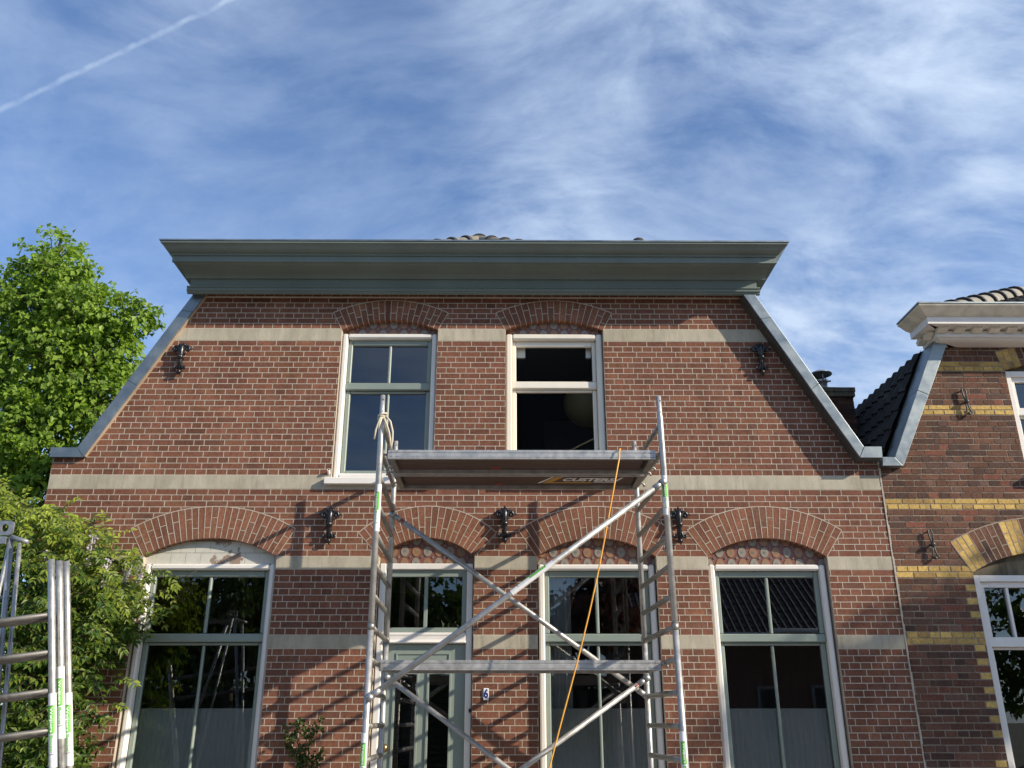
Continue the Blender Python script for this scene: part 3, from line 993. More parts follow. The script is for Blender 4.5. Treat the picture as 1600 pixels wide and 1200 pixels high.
window(0.325, 1.505, 0.50, 3.098, (2.338, 2.418), M['white'], M['green'], M['glass'], label='white and grey green window behind the scaffold', sill=(0.43, 0.50))
window(2.062, 3.245, 0.50, 3.098, (2.338, 2.418), M['white'], M['green'], M['glass'], label='white and grey green window near the party wall', sill=(0.43, 0.50))
window(-1.840, -0.783, 3.995, 5.668, (5.009, 5.092), M['white'], M['green'], M['glass_up'], label='upper window with grey green sashes reflecting blue sky', sill=(3.912, 3.994), bottom=0.085)
window(-0.010, 1.062, 3.995, 5.668, (5.028, 5.113), M['cream'], M['cream'], M['glass_low'], mull=False, label='upper window painted all cream with dark interior', fw=0.068, stile=0.042, sill=(3.912, 3.994), bottom=0.1)

# new timber blocks behind the upper corners of the cream window, and a pale door far inside its room
for (xa, xb) in ((0.100, 0.205), (0.890, 0.948)): hb(MB().box(xa, xb, 0.175, 0.215, 5.435, 5.56), 'timber_block', M['cream'])
hb(MB().box(0.55, 1.35, 3.36, 3.395, 3.63, 5.75), 'inner_door', M['room'])
# front door with fanlight
m = MB()
frame_ring(m, -1.285, -0.340, 0.06, 3.105, 0.062, 0.035, 0.112, wb=0)
m.extrude_x([(0.112, 2.425), (0.030, 2.425), (0.022, 2.405), (0.030, 2.390), (0.030, 2.350), (0.016, 2.338), (0.016, 2.322), (0.112, 2.322)], -1.223, -0.402)
df = hb(m, 'door_frame', M['white']); bev(df, 0.010, 1)
s = MB(); frame_ring(s, -1.222, -0.403, 2.4255, 3.042, 0.046, 0.072, 0.118, wb=0.05, wt_=0.066)
s.box(-0.832, -0.796, 0.078, 0.118, 2.476, 2.975)
bev(sub(s, 'fanlight_sash', M['green'], df), 0.003)
for (p, q) in ((-1.18, -0.83), (-0.80, -0.445)):
    sub(MB().add([(p, 0.106, 2.47), (q, 0.106, 2.47), (q, 0.107, 2.98), (p, 0.107, 2.98)], [(0,1,2,3)]), 'pane', M['glass'], df)
d = MB()
x0, x1 = -1.221, -0.404
d.box(x0, -1.085, 0.080, 0.125, 0.07, 2.318); d.box(-0.559, x1, 0.080, 0.125, 0.07, 2.318)
d.box(-0.877, -0.756, 0.080, 0.125, 0.50, 2.06); d.box(-1.085, -0.559, 0.080, 0.125, 2.06, 2.318); d.box(-1.085, -0.559, 0.080, 0.125, 0.07, 0.50)
for (a, b) in ((-1.085, -0.877), (-0.756, -0.559)):
    frame_ring(d, a-0.022, b+0.022, 0.60, 2.055, 0.022, 0.066, 0.080)
frame_ring(d, -1.09, -0.555, 2.11, 2.235, 0.016, 0.070, 0.080)
dl = hb(d, 'front_door', M['green']); bev(dl, 0.003)
for (a, b) in ((-1.085, -0.877), (-0.756, -0.559)):
    sub(MB().add([(a, 0.11, 0.5), (b, 0.11, 0.5), (b, 0.11, 2.06), (a, 0.11, 2.06)], [(0,1,2,3)]), 'pane', M['glass'], dl)
    gm_ = MB()
    z = 0.55
    while z < 2.04:
        gm_.box(a+0.001, b-0.001, 0.117, 0.121, z, z+0.006); z += 0.055
    sub(gm_, 'door_grille', M['black'], dl)
sub(MB().sphere((-1.155, 0.035, 1.365), 0.032, sz=1.25).tube([(-1.155, 0.085, 1.365), (-1.155, 0.04, 1.365)], 0.012, 8), 'door_knob', M['brass'], dl)
hb(MB().box(-0.362, -0.342, 0.018, 0.0345, 1.68, 1.715), 'door_bell', M['black'])

# ------------------------------------------------------------------ tympana of glazed tiles
def seg_halfplanes(a, zb, n=16):
    cx, zc, rr, ha, ring = a
    h0 = sqrt(max(0, rr*rr - (zb-zc)**2))
    t1 = asin(min(1, h0/rr))
    pts = [(cx + (rr-0.002)*sin(t), zc + (rr-0.002)*cos(t)) for t in [t1 - 2*t1*i/n for i in range(n+1)]]
    pts = [p for p in pts if p[1] > zb + 1e-4]
    return ccw([(cx - h0 + 0.002, zb), (cx + h0 - 0.002, zb)] + pts) if pts else None
def tympanum(a, zb, x0, x1, tile=True, seed=0, label=None):
    poly = [(x0+0.004, zb), (x1-0.004, zb)]
    cx, zc, rr, ha, ring = a
    n = 18
    for i in range(n+1):
        t = ha - 2*ha*i/n
        poly.append((cx + (rr+0.001)*sin(t), zc + (rr+0.001)*cos(t)))
    poly = ccw(poly)
    es = edges(poly)
    r = random.Random(seed)
    T = hb(MB().prism(poly, 0.0820, 0.112), 'tympanum', M['tile_red'] if tile else M['old_mortar'])
    if label: T['label'] = label
    sp = 0.1165
    if tile:
        for row in range(4):
            z = zb + 0.012 + row*sp
            for k in range(-8, 9):
                x = cx + k*sp + (0.03 if seed % 2 else 0)
                c = 'tile_cream' if (k + row) % 2 else 'tile_ochre'
                pts = []
                for q in range(16):
                    an = 2*pi*q/16
                    rad = 0.042 * (1 + 0.28*abs(sin(an))**5)
                    pts.append((x + rad*cos(an), z + rad*sin(an)))
                p = inside(pts, es)
                if len(p) >= 3 and abs(area(p)) > 4e-4:
                    mm = MB().prism(p, 0.0770 + r.uniform(-0.001, 0.001), 0.0825, mi=0)
                    sq = inside([(x-0.0115, z-0.0105), (x+0.0115, z-0.0105), (x+0.0115, z+0.0105), (x-0.0115, z+0.0105)], es)
                    if len(sq) >= 3: mm.prism(sq, 0.0755, 0.0775, mi=1)
                    sub(mm, 'glazed_tile', [M[c], M['tile_grey']], T)
                x2, z2 = x + sp/2, z + sp/2
                p = inside([(x2-0.012, z2), (x2, z2-0.012), (x2+0.012, z2), (x2, z2+0.012)], es)
                if len(p) >= 3: sub(MB().prism(p, 0.0750, 0.0825), 'glazed_stud', M['tile_grey'] if R.random() < 0.5 else M['tile_cream'], T)
        # grout lines between the tiles
        gl = MB()
        for row in range(-1, 4):
            for k in range(-9, 9):
                x = cx + k*sp + (0.03 if seed % 2 else 0); z = zb + 0.012 + row*sp
                for (ax, az, bx, bz) in ((x, z+0.060, x+sp/2, z+sp/2+0.004), (x+sp, z+0.06, x+sp/2, z+sp/2+0.004)):
                    dx, dz = bx-ax, bz-az; l = sqrt(dx*dx+dz*dz); nx, nz = -dz/l*0.0018, dx/l*0.0018
                    p = inside(ccw([(ax+nx, az+nz), (ax-nx, az-nz), (bx-nx, bz-nz), (bx+nx, bz+nz)]), es)
                    if len(p) >= 3: gl.prism(p, 0.0808, 0.0825)
        sub(gl, 'grout', M['grout'], T)
    else:
        k = 0
        xs = x0
        pm_, nt, b = M['peel']
        for row in range(2):
            x = x0 - 0.05 + (0.09 if row else 0)
            while x < x1:
                p = inside([(x+0.0015, zb+0.001+row*0.118), (x+0.150, zb+0.001+row*0.118), (x+0.150, zb+0.115+row*0.118), (x+0.0015, zb+0.115+row*0.118)], es)
                if len(p) >= 3 and abs(area(p)) > 2e-4:
                    sub(MB().prism(p, 0.0750 + r.uniform(-0.0015, 0.0015), 0.0825), 'painted_tile', pm_, T)
                x += 0.1515
    return T
# flaking paint over old tiles
pm1, nt, b = material('flaking cream paint over brick tile')
f = noise(nt, 5.5, 6, 0.66, pos(nt)); xg = N(nt, 'ShaderNodeNewGeometry'); sx = N(nt, 'ShaderNodeSeparateXYZ'); nt.links.new(xg.outputs['Position'], sx.inputs[0])
mk = N(nt, 'ShaderNodeMath', operation='MULTIPLY'); nt.links.new(rangemap(nt, sx.outputs[0], -3.35, -3.0, 0, 1), mk.inputs[0]); nt.links.new(rangemap(nt, sx.outputs[0], -2.52, -2.75, 0, 1), mk.inputs[1])
mk2 = N(nt, 'ShaderNodeMath', operation='MULTIPLY'); nt.links.new(mk.outputs[0], mk2.inputs[0]); nt.links.new(f, mk2.inputs[1])
fac = ramp(nt, mk2.outputs[0], [(0.49, (0, 0, 0)), (0.51, (1, 1, 1))])
pc = ramp(nt, noise(nt, 12, 4, 0.6, pos(nt)), [(0.3, (0.50, 0.49, 0.42)), (0.7, (0.60, 0.58, 0.50))])
bc = ramp(nt, noise(nt, 9, 4, 0.6, pos(nt)), [(0.35, (0.20, 0.12, 0.085)), (0.65, (0.32, 0.25, 0.19))])
nt.links.new(mixrgb(nt, fac, pc, bc), b.inputs['Base Color']); b.inputs['Roughness'].default_value = 0.7
M['peel'] = (pm1, nt, b)
tympanum(ARCHES['left'], 3.099, -3.691, -2.339, False, 1, 'tympanum of tiles under flaking cream paint')
tympanum(ARCHES['door'], 3.106, -1.298, -0.328, True, 2)
tympanum(ARCHES['middle'], 3.099, 0.307, 1.521, True, 3)
tympanum(ARCHES['right'], 3.099, 2.046, 3.266, True, 4)
tympanum(ARCHES['upl'], 5.669, -1.849, -0.775, True, 5)
tympanum(ARCHES['upr'], 5.669, -0.019, 1.073, True, 6)

# ------------------------------------------------------------------ wall anchors: scrolled black irons
def anchor_mesh():
    m = MB()
    m.tube([(0, -0.04, -0.15), (0, -0.055, -0.06), (0, -0.06, 0.0), (0, -0.065, 0.06), (0, -0.065, 0.11), (0, -0.055, 0.15), (0, -0.03, 0.195)], [0.022, 0.024, 0.030, 0.026, 0.030, 0.022, 0.003], 9)
    m.sphere((0, -0.07, 0.0), 0.036, n=10, m=6); m.sphere((0, -0.098, 0.0), 0.016, n=8, m=6)
    m.sphere((0, -0.05, -0.165), 0.027, sz=1.1, n=10, m=6)
    m.tube([(0, -0.05, -0.175), (0.01, -0.03, -0.205)], [0.016, 0.003], 8)
    for s in (-1, 1):
        pts = [(s*0.014, -0.06, 0.02), (s*0.020, -0.062, 0.055), (s*0.026, -0.064, 0.095), (s*0.044, -0.064, 0.128), (s*0.070, -0.062, 0.128), (s*0.086, -0.06, 0.104), (s*0.080, -0.062, 0.078), (s*0.062, -0.066, 0.074), (s*0.054, -0.070, 0.090), (s*0.064, -0.072, 0.098)]
        m.tube(pts, [0.016, 0.017, 0.018, 0.018, 0.017, 0.016, 0.014, 0.012, 0.010, 0.008], 8)
        m.sphere((s*0.066, -0.05, 0.098), 0.030, sy=0.7, n=10, m=6)
        m.tube([(s*0.085, -0.055, 0.112), (s*0.105, -0.045, 0.108), (s*0.122, -0.03, 0.100)], [0.016, 0.012, 0.003], 7)
        m.tube([(s*0.010, -0.06, 0.13), (s*0.028, -0.062, 0.150), (s*0.040, -0.055, 0.165)], [0.016, 0.013, 0.004], 7)
        pts = [(s*0.010, -0.055, -0.04), (s*0.018, -0.055, -0.085), (s*0.032, -0.054, -0.128), (s*0.054, -0.052, -0.134), (s*0.064, -0.052, -0.114), (s*0.052, -0.054, -0.102)]
        m.tube(pts, [0.013, 0.014, 0.014, 0.013, 0.012, 0.008], 7)
        m.sphere((s*0.046, -0.042, -0.118), 0.020, sy=0.7, n=8, m=6)
    m.tube([(0, 0.02, 0.0), (0, -0.06, 0.0)], 0.018, 8)
    m.tube([(0, 0.02, -0.15), (0, -0.045, -0.15)], 0.014, 8)
    m.tube([(0, 0.02, 0.10), (0, -0.05, 0.10)], 0.014, 8)
    return m.mesh('wall_anchor', M['iron'])
am_ = anchor_mesh()
for (x, z) in ((-3.583, 5.335), (2.80, 5.345), (-1.817, 3.485), (-0.022, 3.495), (1.773, 3.487)):
    hi('wall_anchor', am_, house, (x, 0, z), (0, 0, R.uniform(-0.05, 0.05)))

# house number plate: enamel tile with a navy 6
def text_mesh(body, size, mat, bold=0.0, extr=0.0006, shear=0.0, space=1.0):
    cu = bpy.data.curves.new('lettering', 'FONT')
    cu.body = body; cu.size = size; cu.align_x = 'CENTER'; cu.align_y = 'CENTER'; cu.extrude = extr; cu.offset = bold; cu.shear = shear
    cu.space_character = space; cu.resolution_u = 3
    ob = bpy.data.objects.new('lettering', cu)
    col.objects.link(ob)
    bpy.context.view_layer.update()
    dg = bpy.context.evaluated_depsgraph_get()
    me = bpy.data.meshes.new_from_object(ob.evaluated_get(dg))
    bpy.data.objects.remove(ob)
    me.materials.clear(); me.materials.append(mat)
    return me
pl = hb(MB().box(-0.222, -0.170, -0.016, -0.001, 1.792, 1.902), 'number_plate', M['enamel']); bev(pl, 0.005)
t6 = text_mesh('6', 0.108, M['blue_print'], 0.0035)
o6 = inst('numeral', t6, pl, (-0.196, -0.0172, 1.8475), (radians(90), 0, 0), (0.82, 1.0, 1))
# short pipe end by the upper sill
hb(MB().tube([(-1.872, 0.03, 4.02), (-1.868, -0.05, 4.065)], 0.016, 10).tube([(-1.868, -0.0503, 4.0652), (-1.8682, -0.045, 4.0625)], 0.011, 8, mi=1), 'overflow_pipe', [M['white'], M['black']])

# ================================================================== the neighbouring house
NP = Vector((6.8, 0, 0))
nhouse = tag(empty('neighbour_house', tuple(NP)), 'dark brown brick house with yellow brick bands and ivory cornice', 'house')
def nb(mb, name, mats, parent=nhouse):
    o = mb.build(name, mats, parent)
    o.matrix_parent_inverse = Matrix.Translation(-NP)
    return o
def ni(name, me, parent, loc, rot=None, scl=None):
    o = inst(name, me, parent, loc, rot, scl)
    o.matrix_parent_inverse = Matrix.Translation(-NP)
    return o
def tint_yellow(r):
    k = r.uniform(0.75, 1.15)
    t = (0.56*k, 0.395*k, 0.13*k)
    if r.random() < 0.15: t = (t[0]*0.72, t[1]*0.68, t[2]*0.75)
    return t
def tint_old(r):
    k = r.uniform(0.74, 1.14)
    t = [0.150*k, 0.076*k, 0.050*k]
    q = r.random()
    if q < 0.08: t = [0.19*k, 0.078*k, 0.052*k]
    elif q < 0.30: t = [0.098*k, 0.058*k, 0.044*k]
    elif q < 0.40: t = [0.15*k, 0.088*k, 0.066*k]
    return tuple(t)
NX0, NX1 = 3.955, 9.9
YB = [(2.310, 2.432), (2.959, 3.081), (3.663, 3.778), (4.705, 4.816), (5.214, 5.328)]
ncourses = []
def nstack(z0, z1, n, fh, yellow=False):
    h = (z1-z0)/n
    for i in range(n): ncourses.append((z0+i*h, z0+(i+1)*h, (i % 2 == 0) == fh))
nstack(0.015, 2.310, 35, True); nstack(2.310, 2.432, 2, False); nstack(2.432, 2.959, 8, True); nstack(2.959, 3.081, 2, False); nstack(3.081, 3.663, 9, False)
nstack(3.663, 3.778, 2, True); nstack(3.778, 4.705, 14, True); nstack(4.705, 4.816, 2, True); nstack(4.816, 5.214, 6, True); nstack(5.214, 5.328, 2, True); nstack(5.328, 5.60, 4, True)
def ntint(r, header, p):
    for (a, b) in YB:
        if a < p[1] < b: return tint_yellow(r)
    # yellow quoins beside the lower window
    if 4.60 < p[0] < 4.735 and header and p[1] < 3.0: return tint_yellow(r) if r.random() < 0.9 else tint_old(r)
    return tint_old(r)
NREG = [edges(ccw([(NX0, 0), (NX1, 0), (NX1, 4.16), (NX0, 4.16)])), edges(ccw([(4.115, 4.16), (NX1, 4.16), (NX1, 5.60), (4.80, 5.60)]))]
NARCH = {'low': arch_geo(5.550, 0.820, 3.015, 0.215, 0.345), 'up': arch_geo(6.06, 0.56, 5.232, 0.085, 0.215)}
NOPEN = {'low': (4.730, 6.370, 0.45, 3.02), 'up': (5.500, 6.620, 3.95, 5.235), 'low2': (7.6, 9.2, 0.06, 3.0)}
nh = []; nhm = []
for k, a in NARCH.items():
    nh.append(Hole(arch_poly(a, -0.002, a[4] + 0.010))); nhm.append(Hole(arch_poly(a, -0.002, 0.003)))
for k, (x0, x1, z0, z1) in NOPEN.items():
    nh.append(Hole([(x0, z0), (x1, z0), (x1, z1), (x0, z1)])); nhm.append(Hole([(x0+0.003, z0), (x1-0.003, z0), (x1-0.003, z1), (x0+0.003, z1)]))
rn = random.Random(21)
nbr = lay(ncourses, NREG, nh, NX0, NX1, 0.222, 0.011, rn, ntint, list(NOPEN.values()), jit=0.0022, irregular=0.035)
wall = MB()
zl = [0, 0.45, 1.2, 2.0, 2.6, 3.0, 3.2, 3.5, 3.9, 4.16]
cells = [[(NX0, zl[i]), (NX1, zl[i]), (NX1, zl[i+1]), (NX0, zl[i+1])] for i in range(len(zl)-1)]
zl = [4.16, 4.5, 4.9, 5.2, 5.4, 5.6]
nlx = lambda z: 4.115 + (z-4.16)/1.44*0.685
cells += [[(nlx(zl[i]), zl[i]), (NX1, zl[i]), (NX1, zl[i+1]), (nlx(zl[i+1]), zl[i+1])] for i in range(len(zl)-1)]
for c in cells:
    ps = [c]
    for h in nhm: ps = subtract(ps, h)
    for p in ps: wall.prism(p, 0.0045, 0.115)
nb(wall, 'wall', M['old_mortar'])
cand = []
for i, b in enumerate(nbr):
    if len(b['ps']) != 1 or b['deep']: continue
    ok, k = frame_ok(*b['c'])
    if ok: cand.append((abs(area(b['ps'][0]))*k*k, i))
cand.sort(reverse=True)
single = set(i for _, i in cand[:300])
rest = MB()
for i, b in enumerate(nbr):
    y = rn.uniform(-0.0015, 0.0012)
    isy = any(a < b['c'][1] < q for a, q in YB)
    if i in single:
        m = MB().prism(b['ps'][0], y, 0.06, b['t'], back=False)
        nb(m, 'yellow_brick' if isy else 'brick', M['old_brick'])
    else:
        for p in b['ps']: rest.prism(p, y, 0.112 if b['deep'] else 0.02, b['t'], back=False)
tag(nb(rest, 'bricks', M['old_brick']), kind='stuff')
b1 = build_arch(NARCH['low'], 29, tint_old, 'arch_brick', lambda m, n, mt: nb(m, n, mt), 77, mat=M['old_brick'], yellow=lambda i: i < 3 or 8 <= i < 11 or 13 <= i < 16 or 18 <= i < 21 or i >= 26, joint=0.010)
nb(b1, 'arch_pointing', M['old_mortar'])
b2 = build_arch(NARCH['up'], 17, tint_old, 'arch_brick', lambda m, n, mt: nb(m, n, mt), 78, mat=M['old_brick'], yellow=lambda i: i < 3 or 7 <= i < 10 or i >= 14, joint=0.010)
nb(b2, 'arch_pointing', M['old_mortar'])
for k, zb in (('low', 2.992), ('up', 5.228)):
    a = NARCH[k]; x0, x1 = NOPEN[k][0], NOPEN[k][1]
    cx, zc, rr, ha, ring = a
    poly = [(x0+0.004, zb), (x1-0.004, zb)] + [(cx + (rr+0.001)*sin(ha-2*ha*i/16), zc + (rr+0.001)*cos(ha-2*ha*i/16)) for i in range(17)]
    nb(MB().prism(ccw(poly), 0.07, 0.113), 'tympanum', M['chimney_cap'])
def nwindow(x0, x1, z0, z1, rail, nm, label, gm):
    m = MB(); frame_ring(m, x0, x1, z0, z1, 0.062, 0.030, 0.112)
    f = bev(nb(m, 'window', M['white'])); f['label'] = label
    a, b = x0+0.063, x1-0.063
    s = MB(); frame_ring(s, a, b, rail[1], z1-0.063, 0.045, 0.062, 0.118, wb=0, wt_=0.055)
    s.box(a, b, 0.045, 0.118, rail[0], rail[1]-0.0005)
    frame_ring(s, a, b, z0+0.06, rail[0]-0.001, 0.04, 0.090, 0.135, wt_=0.025)
    w = (b-a-0.09)
    for i in range(1, nm):
        x = a + 0.045 + w*i/nm
        s.box(x-0.013, x+0.013, 0.068, 0.118, rail[1], z1-0.119)
    bev(sub(s, 'sash', M['white'], f), 0.003)
    for i in range(nm):
        p, q = a+0.045+w*i/nm, a+0.045+w*(i+1)/nm
        sub(MB().add([(p+0.004, 0.1, rail[1]-0.003), (q-0.004, 0.1, rail[1]-0.003), (q-0.004, 0.1, z1-0.115), (p+0.004, 0.1, z1-0.115)], [(0,1,2,3)]), 'pane', gm, f)
    sub(MB().add([(a+0.03, 0.12, z0+0.09), (b-0.03, 0.12, z0+0.09), (b-0.03, 0.12, rail[0]-0.01), (a+0.03, 0.12, rail[0]-0.01)], [(0,1,2,3)]), 'pane', gm, f)
    sub(MB().extrude_x([(0.10, z0), (-0.06, z0-0.015), (-0.06, z0-0.07), (0.10, z0-0.07)], x0-0.05, x1+0.05), 'sill', M['white'], f)
nwindow(4.738, 6.362, 0.53, 2.990, (2.292, 2.384), 6, 'white lower window under the yellow and brown arch', M['glass'])
nwindow(5.506, 6.614, 4.02, 5.226, (4.720, 4.800), 2, 'white upper window reflecting violet blue sky', M['glass_up'])
nd = nb(MB().box(7.61, 9.19, 0.05, 0.1, 0.06, 2.99), 'shop_door', M['white'])
# cornice with dentils and a return on the near side
def ret_run(prof, xl, xr, yb):
    """profile (t, z): run along the front with a mitred return to the left; outer faces only plus caps"""
    n = len(prof)
    v = []
    for (t, z) in prof: v.append((xl - t, yb, z))
    for (t, z) in prof: v.append((xl - t, -t, z))
    for (t, z) in prof: v.append((xr, -t, z))
    f = []
    for k in (0, 1):
        for i in range(n): f.append((k*n+i, k*n+(i+1) % n, (k+1)*n+(i+1) % n, (k+1)*n+i))
    f += [tuple(range(n)), tuple(range(3*n-1, 2*n-1, -1))]
    return MB().add(v, f)
cx_ = 4.925
nb(ret_run([(-0.3, 5.80), (0.50, 5.80), (0.508, 5.783), (0.50, 5.772), (0.475, 5.758), (0.45, 5.735), (0.42, 5.712), (0.395, 5.705), (0.395, 5.697), (-0.3, 5.697)], cx_, 9.95, 0.05), 'cornice_crown', M['old_white'])
nb(ret_run([(-0.3, 5.6965), (0.38, 5.6965), (0.38, 5.615), (-0.3, 5.615)], cx_, 9.95, 0.05), 'cornice_fascia', M['white'])
nb(ret_run([(-0.3, 5.6145), (0.20, 5.6145), (0.20, 5.56), (-0.3, 5.56)], cx_, 9.95, 0.08), 'dentil_bed', M['old_white'])
nb(ret_run([(-0.3, 5.6), (0.225, 5.6), (0.225, 5.530), (0.19, 5.523), (0.19, 5.515), (0.16, 5.505), (0.12, 5.500), (-0.3, 5.500)], cx_+0.0, 9.95, 0.12), 'cornice_frieze', M['white'])
dn = MB().box(-0.055, 0.055, -0.075, 0.0, -0.026, 0.026).mesh('dentil', M['old_white'])
x = cx_ - 0.18
while x < 9.0:
    ni('dentil', dn, nhouse, (x, -0.236, 5.588), (radians(-25), 0, 0)); x += 0.19
for y in (-0.14, 0.03): ni('dentil', dn, nhouse, (cx_-0.236, y, 5.588), (0, radians(-25), radians(-90)))
nb(ret_run([(-0.3, 5.812), (0.515, 5.812), (0.515, 5.796), (0.506, 5.796), (0.506, 5.8005), (-0.3, 5.8005)], cx_, 9.96, 0.05), 'gutter_edge', M['zinc'])
# zinc coping up the near edge
P = [(4.08, 4.20), (4.159, 4.102), (4.871, 5.52), (4.725, 5.54)]
for i, (k0, k1) in enumerate(((0, 0.56), (0.56, 1.0))):
    a, b, c, d_ = lerp(P[0], P[3], k0), lerp(P[1], P[2], k0), lerp(P[1], P[2], k1), lerp(P[0], P[3], k1)
    o = nb(MB().prism([a, b, c, d_], -0.10 - 0.002*i, 0.20), 'zinc_coping', M['zinc']); bev(o, 0.006)
bev(nb(MB().prism([(3.935, 4.102), (4.156, 4.102), (4.078, 4.20), (3.950, 4.20)], -0.104, 0.20), 'zinc_coping', M['zinc']), 0.005)
# body
bm = MB()
bm.box(3.96, 4.10, 0.116, 9, 0, 4.14); bm.box(9.7, 9.9, 0.116, 9, 0, 5.5); bm.box(4.11, 9.69, 8.8, 9, 0, 5.5)
nb(bm, 'side_wall', M['old_mortar'])
fl = MB(); fl.box(4.11, 9.69, 0.12, 8.79, 3.3, 3.5); fl.box(4.9, 9.69, 0.12, 8.79, 5.35, 5.45); fl.box(4.11, 9.69, 4.0, 4.1, 0.0, 3.29); fl.box(4.2, 9.69, 4.0, 4.1, 3.51, 5.34)
nb(fl, 'storey_floor', M['room_dark'])
nb(MB().prism([(4.06, 4.12), (4.13, 4.09), (4.80, 5.50), (4.72, 5.54)], 0.205, 9.0), 'mansard_slope', M['roof'])
# pantiles on the slope facing the brick house
def pantile_mesh(w, h):
    """x along the row, y up the slope, z out; an S curve with a rolled edge"""
    n = 8
    v = []
    for yy in (0.0, h*1.12):
        for side in (0, 1):
            for i in range(n+1):
                k = i/n
                z = 0.017*sin(2*pi*k) + 0.013 + (0.024 if yy == 0 else 0.003)
                v.append(((k-0.5)*w*1.08, yy, z - 0.014*side))
    f = []
    q = n+1
    for i in range(n):
        f.append((i, i+1, 2*q+i+1, 2*q+i)); f.append((i, q+i, q+i+1, i+1))
    return MB().add(v, f, smooth=False).mesh('roof_tile', M['roof'])
TW, TH = 0.19, 0.25
pt = pantile_mesh(TW, TH)
sdir = Vector((0.66, 0, 1.34)).normalized()
rowdir = Vector((0, 1, 0)); outn = rowdir.cross(sdir)
outn = Vector((-sdir.z, 0, sdir.x))
Q = Matrix((( -rowdir.x, sdir.x, outn.x), (-rowdir.y, sdir.y, outn.y), (-rowdir.z, sdir.z, outn.z))).to_euler()
base = Vector((4.075, 0.30, 4.16))
for r_ in range(6):
    for c_ in range(31):
        p = base + sdir*(r_*TH) + rowdir*(c_*TW) + outn*0.03
        ni('roof_tile', pt, nhouse, p, Q)
# hipped top: front face, hip and its tiles
H0 = Vector((4.50, 0.16, 5.84)); H1 = Vector((8.0, 3.08, 7.72)); HS = H0.lerp(H1, 0.13)
nb(MB().add([tuple(HS), (5.0, 0.16, 5.84), (9.9, 0.16, 5.84), (9.9, 3.08, 7.72), tuple(H1), (8.4, 4.6, 6.4), (9.9, 4.6, 6.4)], [(0,1,2,3,4),(0,4,5),(4,3,6,5)]), 'hipped_roof', M['roof'])
nb(MB().box(4.80, 9.9, 0.21, 9.0, 5.46, 5.53), 'flat_roof', M['zinc'])
rt2 = ridge_tile_mesh('ridge_tile', 0.155, 0.50, M['ridge_light'], M['ridge_dark'])
def big_ridge(a, b, start, count, step):
    d = (b - a).normalized(); e = d.to_track_quat('X', 'Z').to_euler()
    for i in range(count):
        p = a + d*(start + i*step) + Vector((0, 0, 0.0))
        ni('ridge_tile', rt2, nhouse, p, (e.x, e.y, e.z))
big_ridge(H0, H1, 0.75, 9, 0.43)
fs = Vector((0, 2.92, 1.88)).normalized(); fn = Vector((0, -fs.z, fs.y))
Q2 = Matrix(((1, fs.x, fn.x), (0, fs.y, fn.y), (0, fs.z, fn.z))).to_euler()
for r_ in range(1, 13):
    s0 = 0.05 + r_*TH
    hx = 4.5 + (s0*fs.y)/2.92*3.5 + 0.12
    for c_ in range(9):
        p = Vector((hx + c_*TW, 0.16, 5.84)) + fs*s0 + fn*0.02
        if p.x < 9.8: ni('roof_tile', pt, nhouse, p, Q2)
# chimney in the valley with its cowl
ch = MB(); rr_ = random.Random(9)
CX0, CX1, CY0, CY1 = 3.985, 4.405, 1.5, 1.95
ch.box(CX0+0.004, CX1-0.004, CY0+0.004, CY1-0.004, 3.9, 5.46, (0.05, 0.04, 0.035))
z = 4.3; k = 0
while z < 5.44:
    x = CX0 + (0 if k % 2 else -0.11)
    while x < CX1:
        a, b = max(CX0, x+0.005), min(CX1, x+0.213)
        t = tuple(c*0.55 for c in tint_old(rr_))
        if b - a > 0.02: ch.box(a, b, CY0, CY0+0.05, z+0.004, z+0.058, t)
        x += 0.218
    y = CY0 + 0.053 + (0 if k % 2 else 0.08)
    yy = CY0 + 0.053
    for (ya, yb) in ((yy, y if y > yy+0.03 else yy+0.14), (max(y, yy+0.14)+0.01, CY1)):
        if yb-ya > 0.02:
            ch.box(CX0, CX0+0.03, ya, yb, z+0.004, z+0.058, tint_old(rr_)); ch.box(CX1-0.03, CX1, ya, yb, z+0.004, z+0.058, tint_old(rr_))
    z += 0.062; k += 1
cho = nb(ch, 'chimney', M['old_brick']); cho['label'] = 'soot dark chimney in the valley between the houses'
cc = MB()
for (zz, e) in ((5.462, 0.022), (5.523, 0.030)):
    x = CX0 - e
    while x < CX1 + e - 0.02:
        b = min(CX1 + e, x + 0.208); cc.box(x, b, CY0-e, CY1+e, zz, zz+0.057); x = b + 0.006
v = [(CX0-0.02, CY0-0.02, 5.581), (CX1+0.02, CY0-0.02, 5.581), (CX1+0.02, CY1+0.02, 5.581), (CX0-0.02, CY1+0.02, 5.581), (CX0+0.10, CY0+0.12, 5.64), (CX1-0.24, CY0+0.12, 5.64), (CX1-0.24, CY1-0.12, 5.64), (CX0+0.10, CY1-0.12, 5.64)]
cc.add(v, [(0,1,5,4),(1,2,6,5),(2,3,7,6),(3,0,4,7),(4,5,6,7)])
sub(cc, 'chimney_cap', M['chimney_cap'], cho)
cw = MB(); c0 = (4.105, 1.72, 5.63)
cw.lathe([(0.075, 0), (0.075, 0.10), (0.085, 0.10), (0.085, 0.135), (0.07, 0.14)], c0, 16)
cw.lathe([(0.0005, 0.29), (0.05, 0.275), (0.10, 0.25), (0.150, 0.222), (0.152, 0.215), (0.10, 0.232), (0.0005, 0.25)], c0, 24)
for k in range(3):
    a = 2*pi*k/3 + 0.5
    cw.tube([(c0[0]+0.085*cos(a), c0[1]+0.085*sin(a), c0[2]+0.11), (c0[0]+0.10*cos(a), c0[1]+0.10*sin(a), c0[2]+0.245)], 0.007, 6)
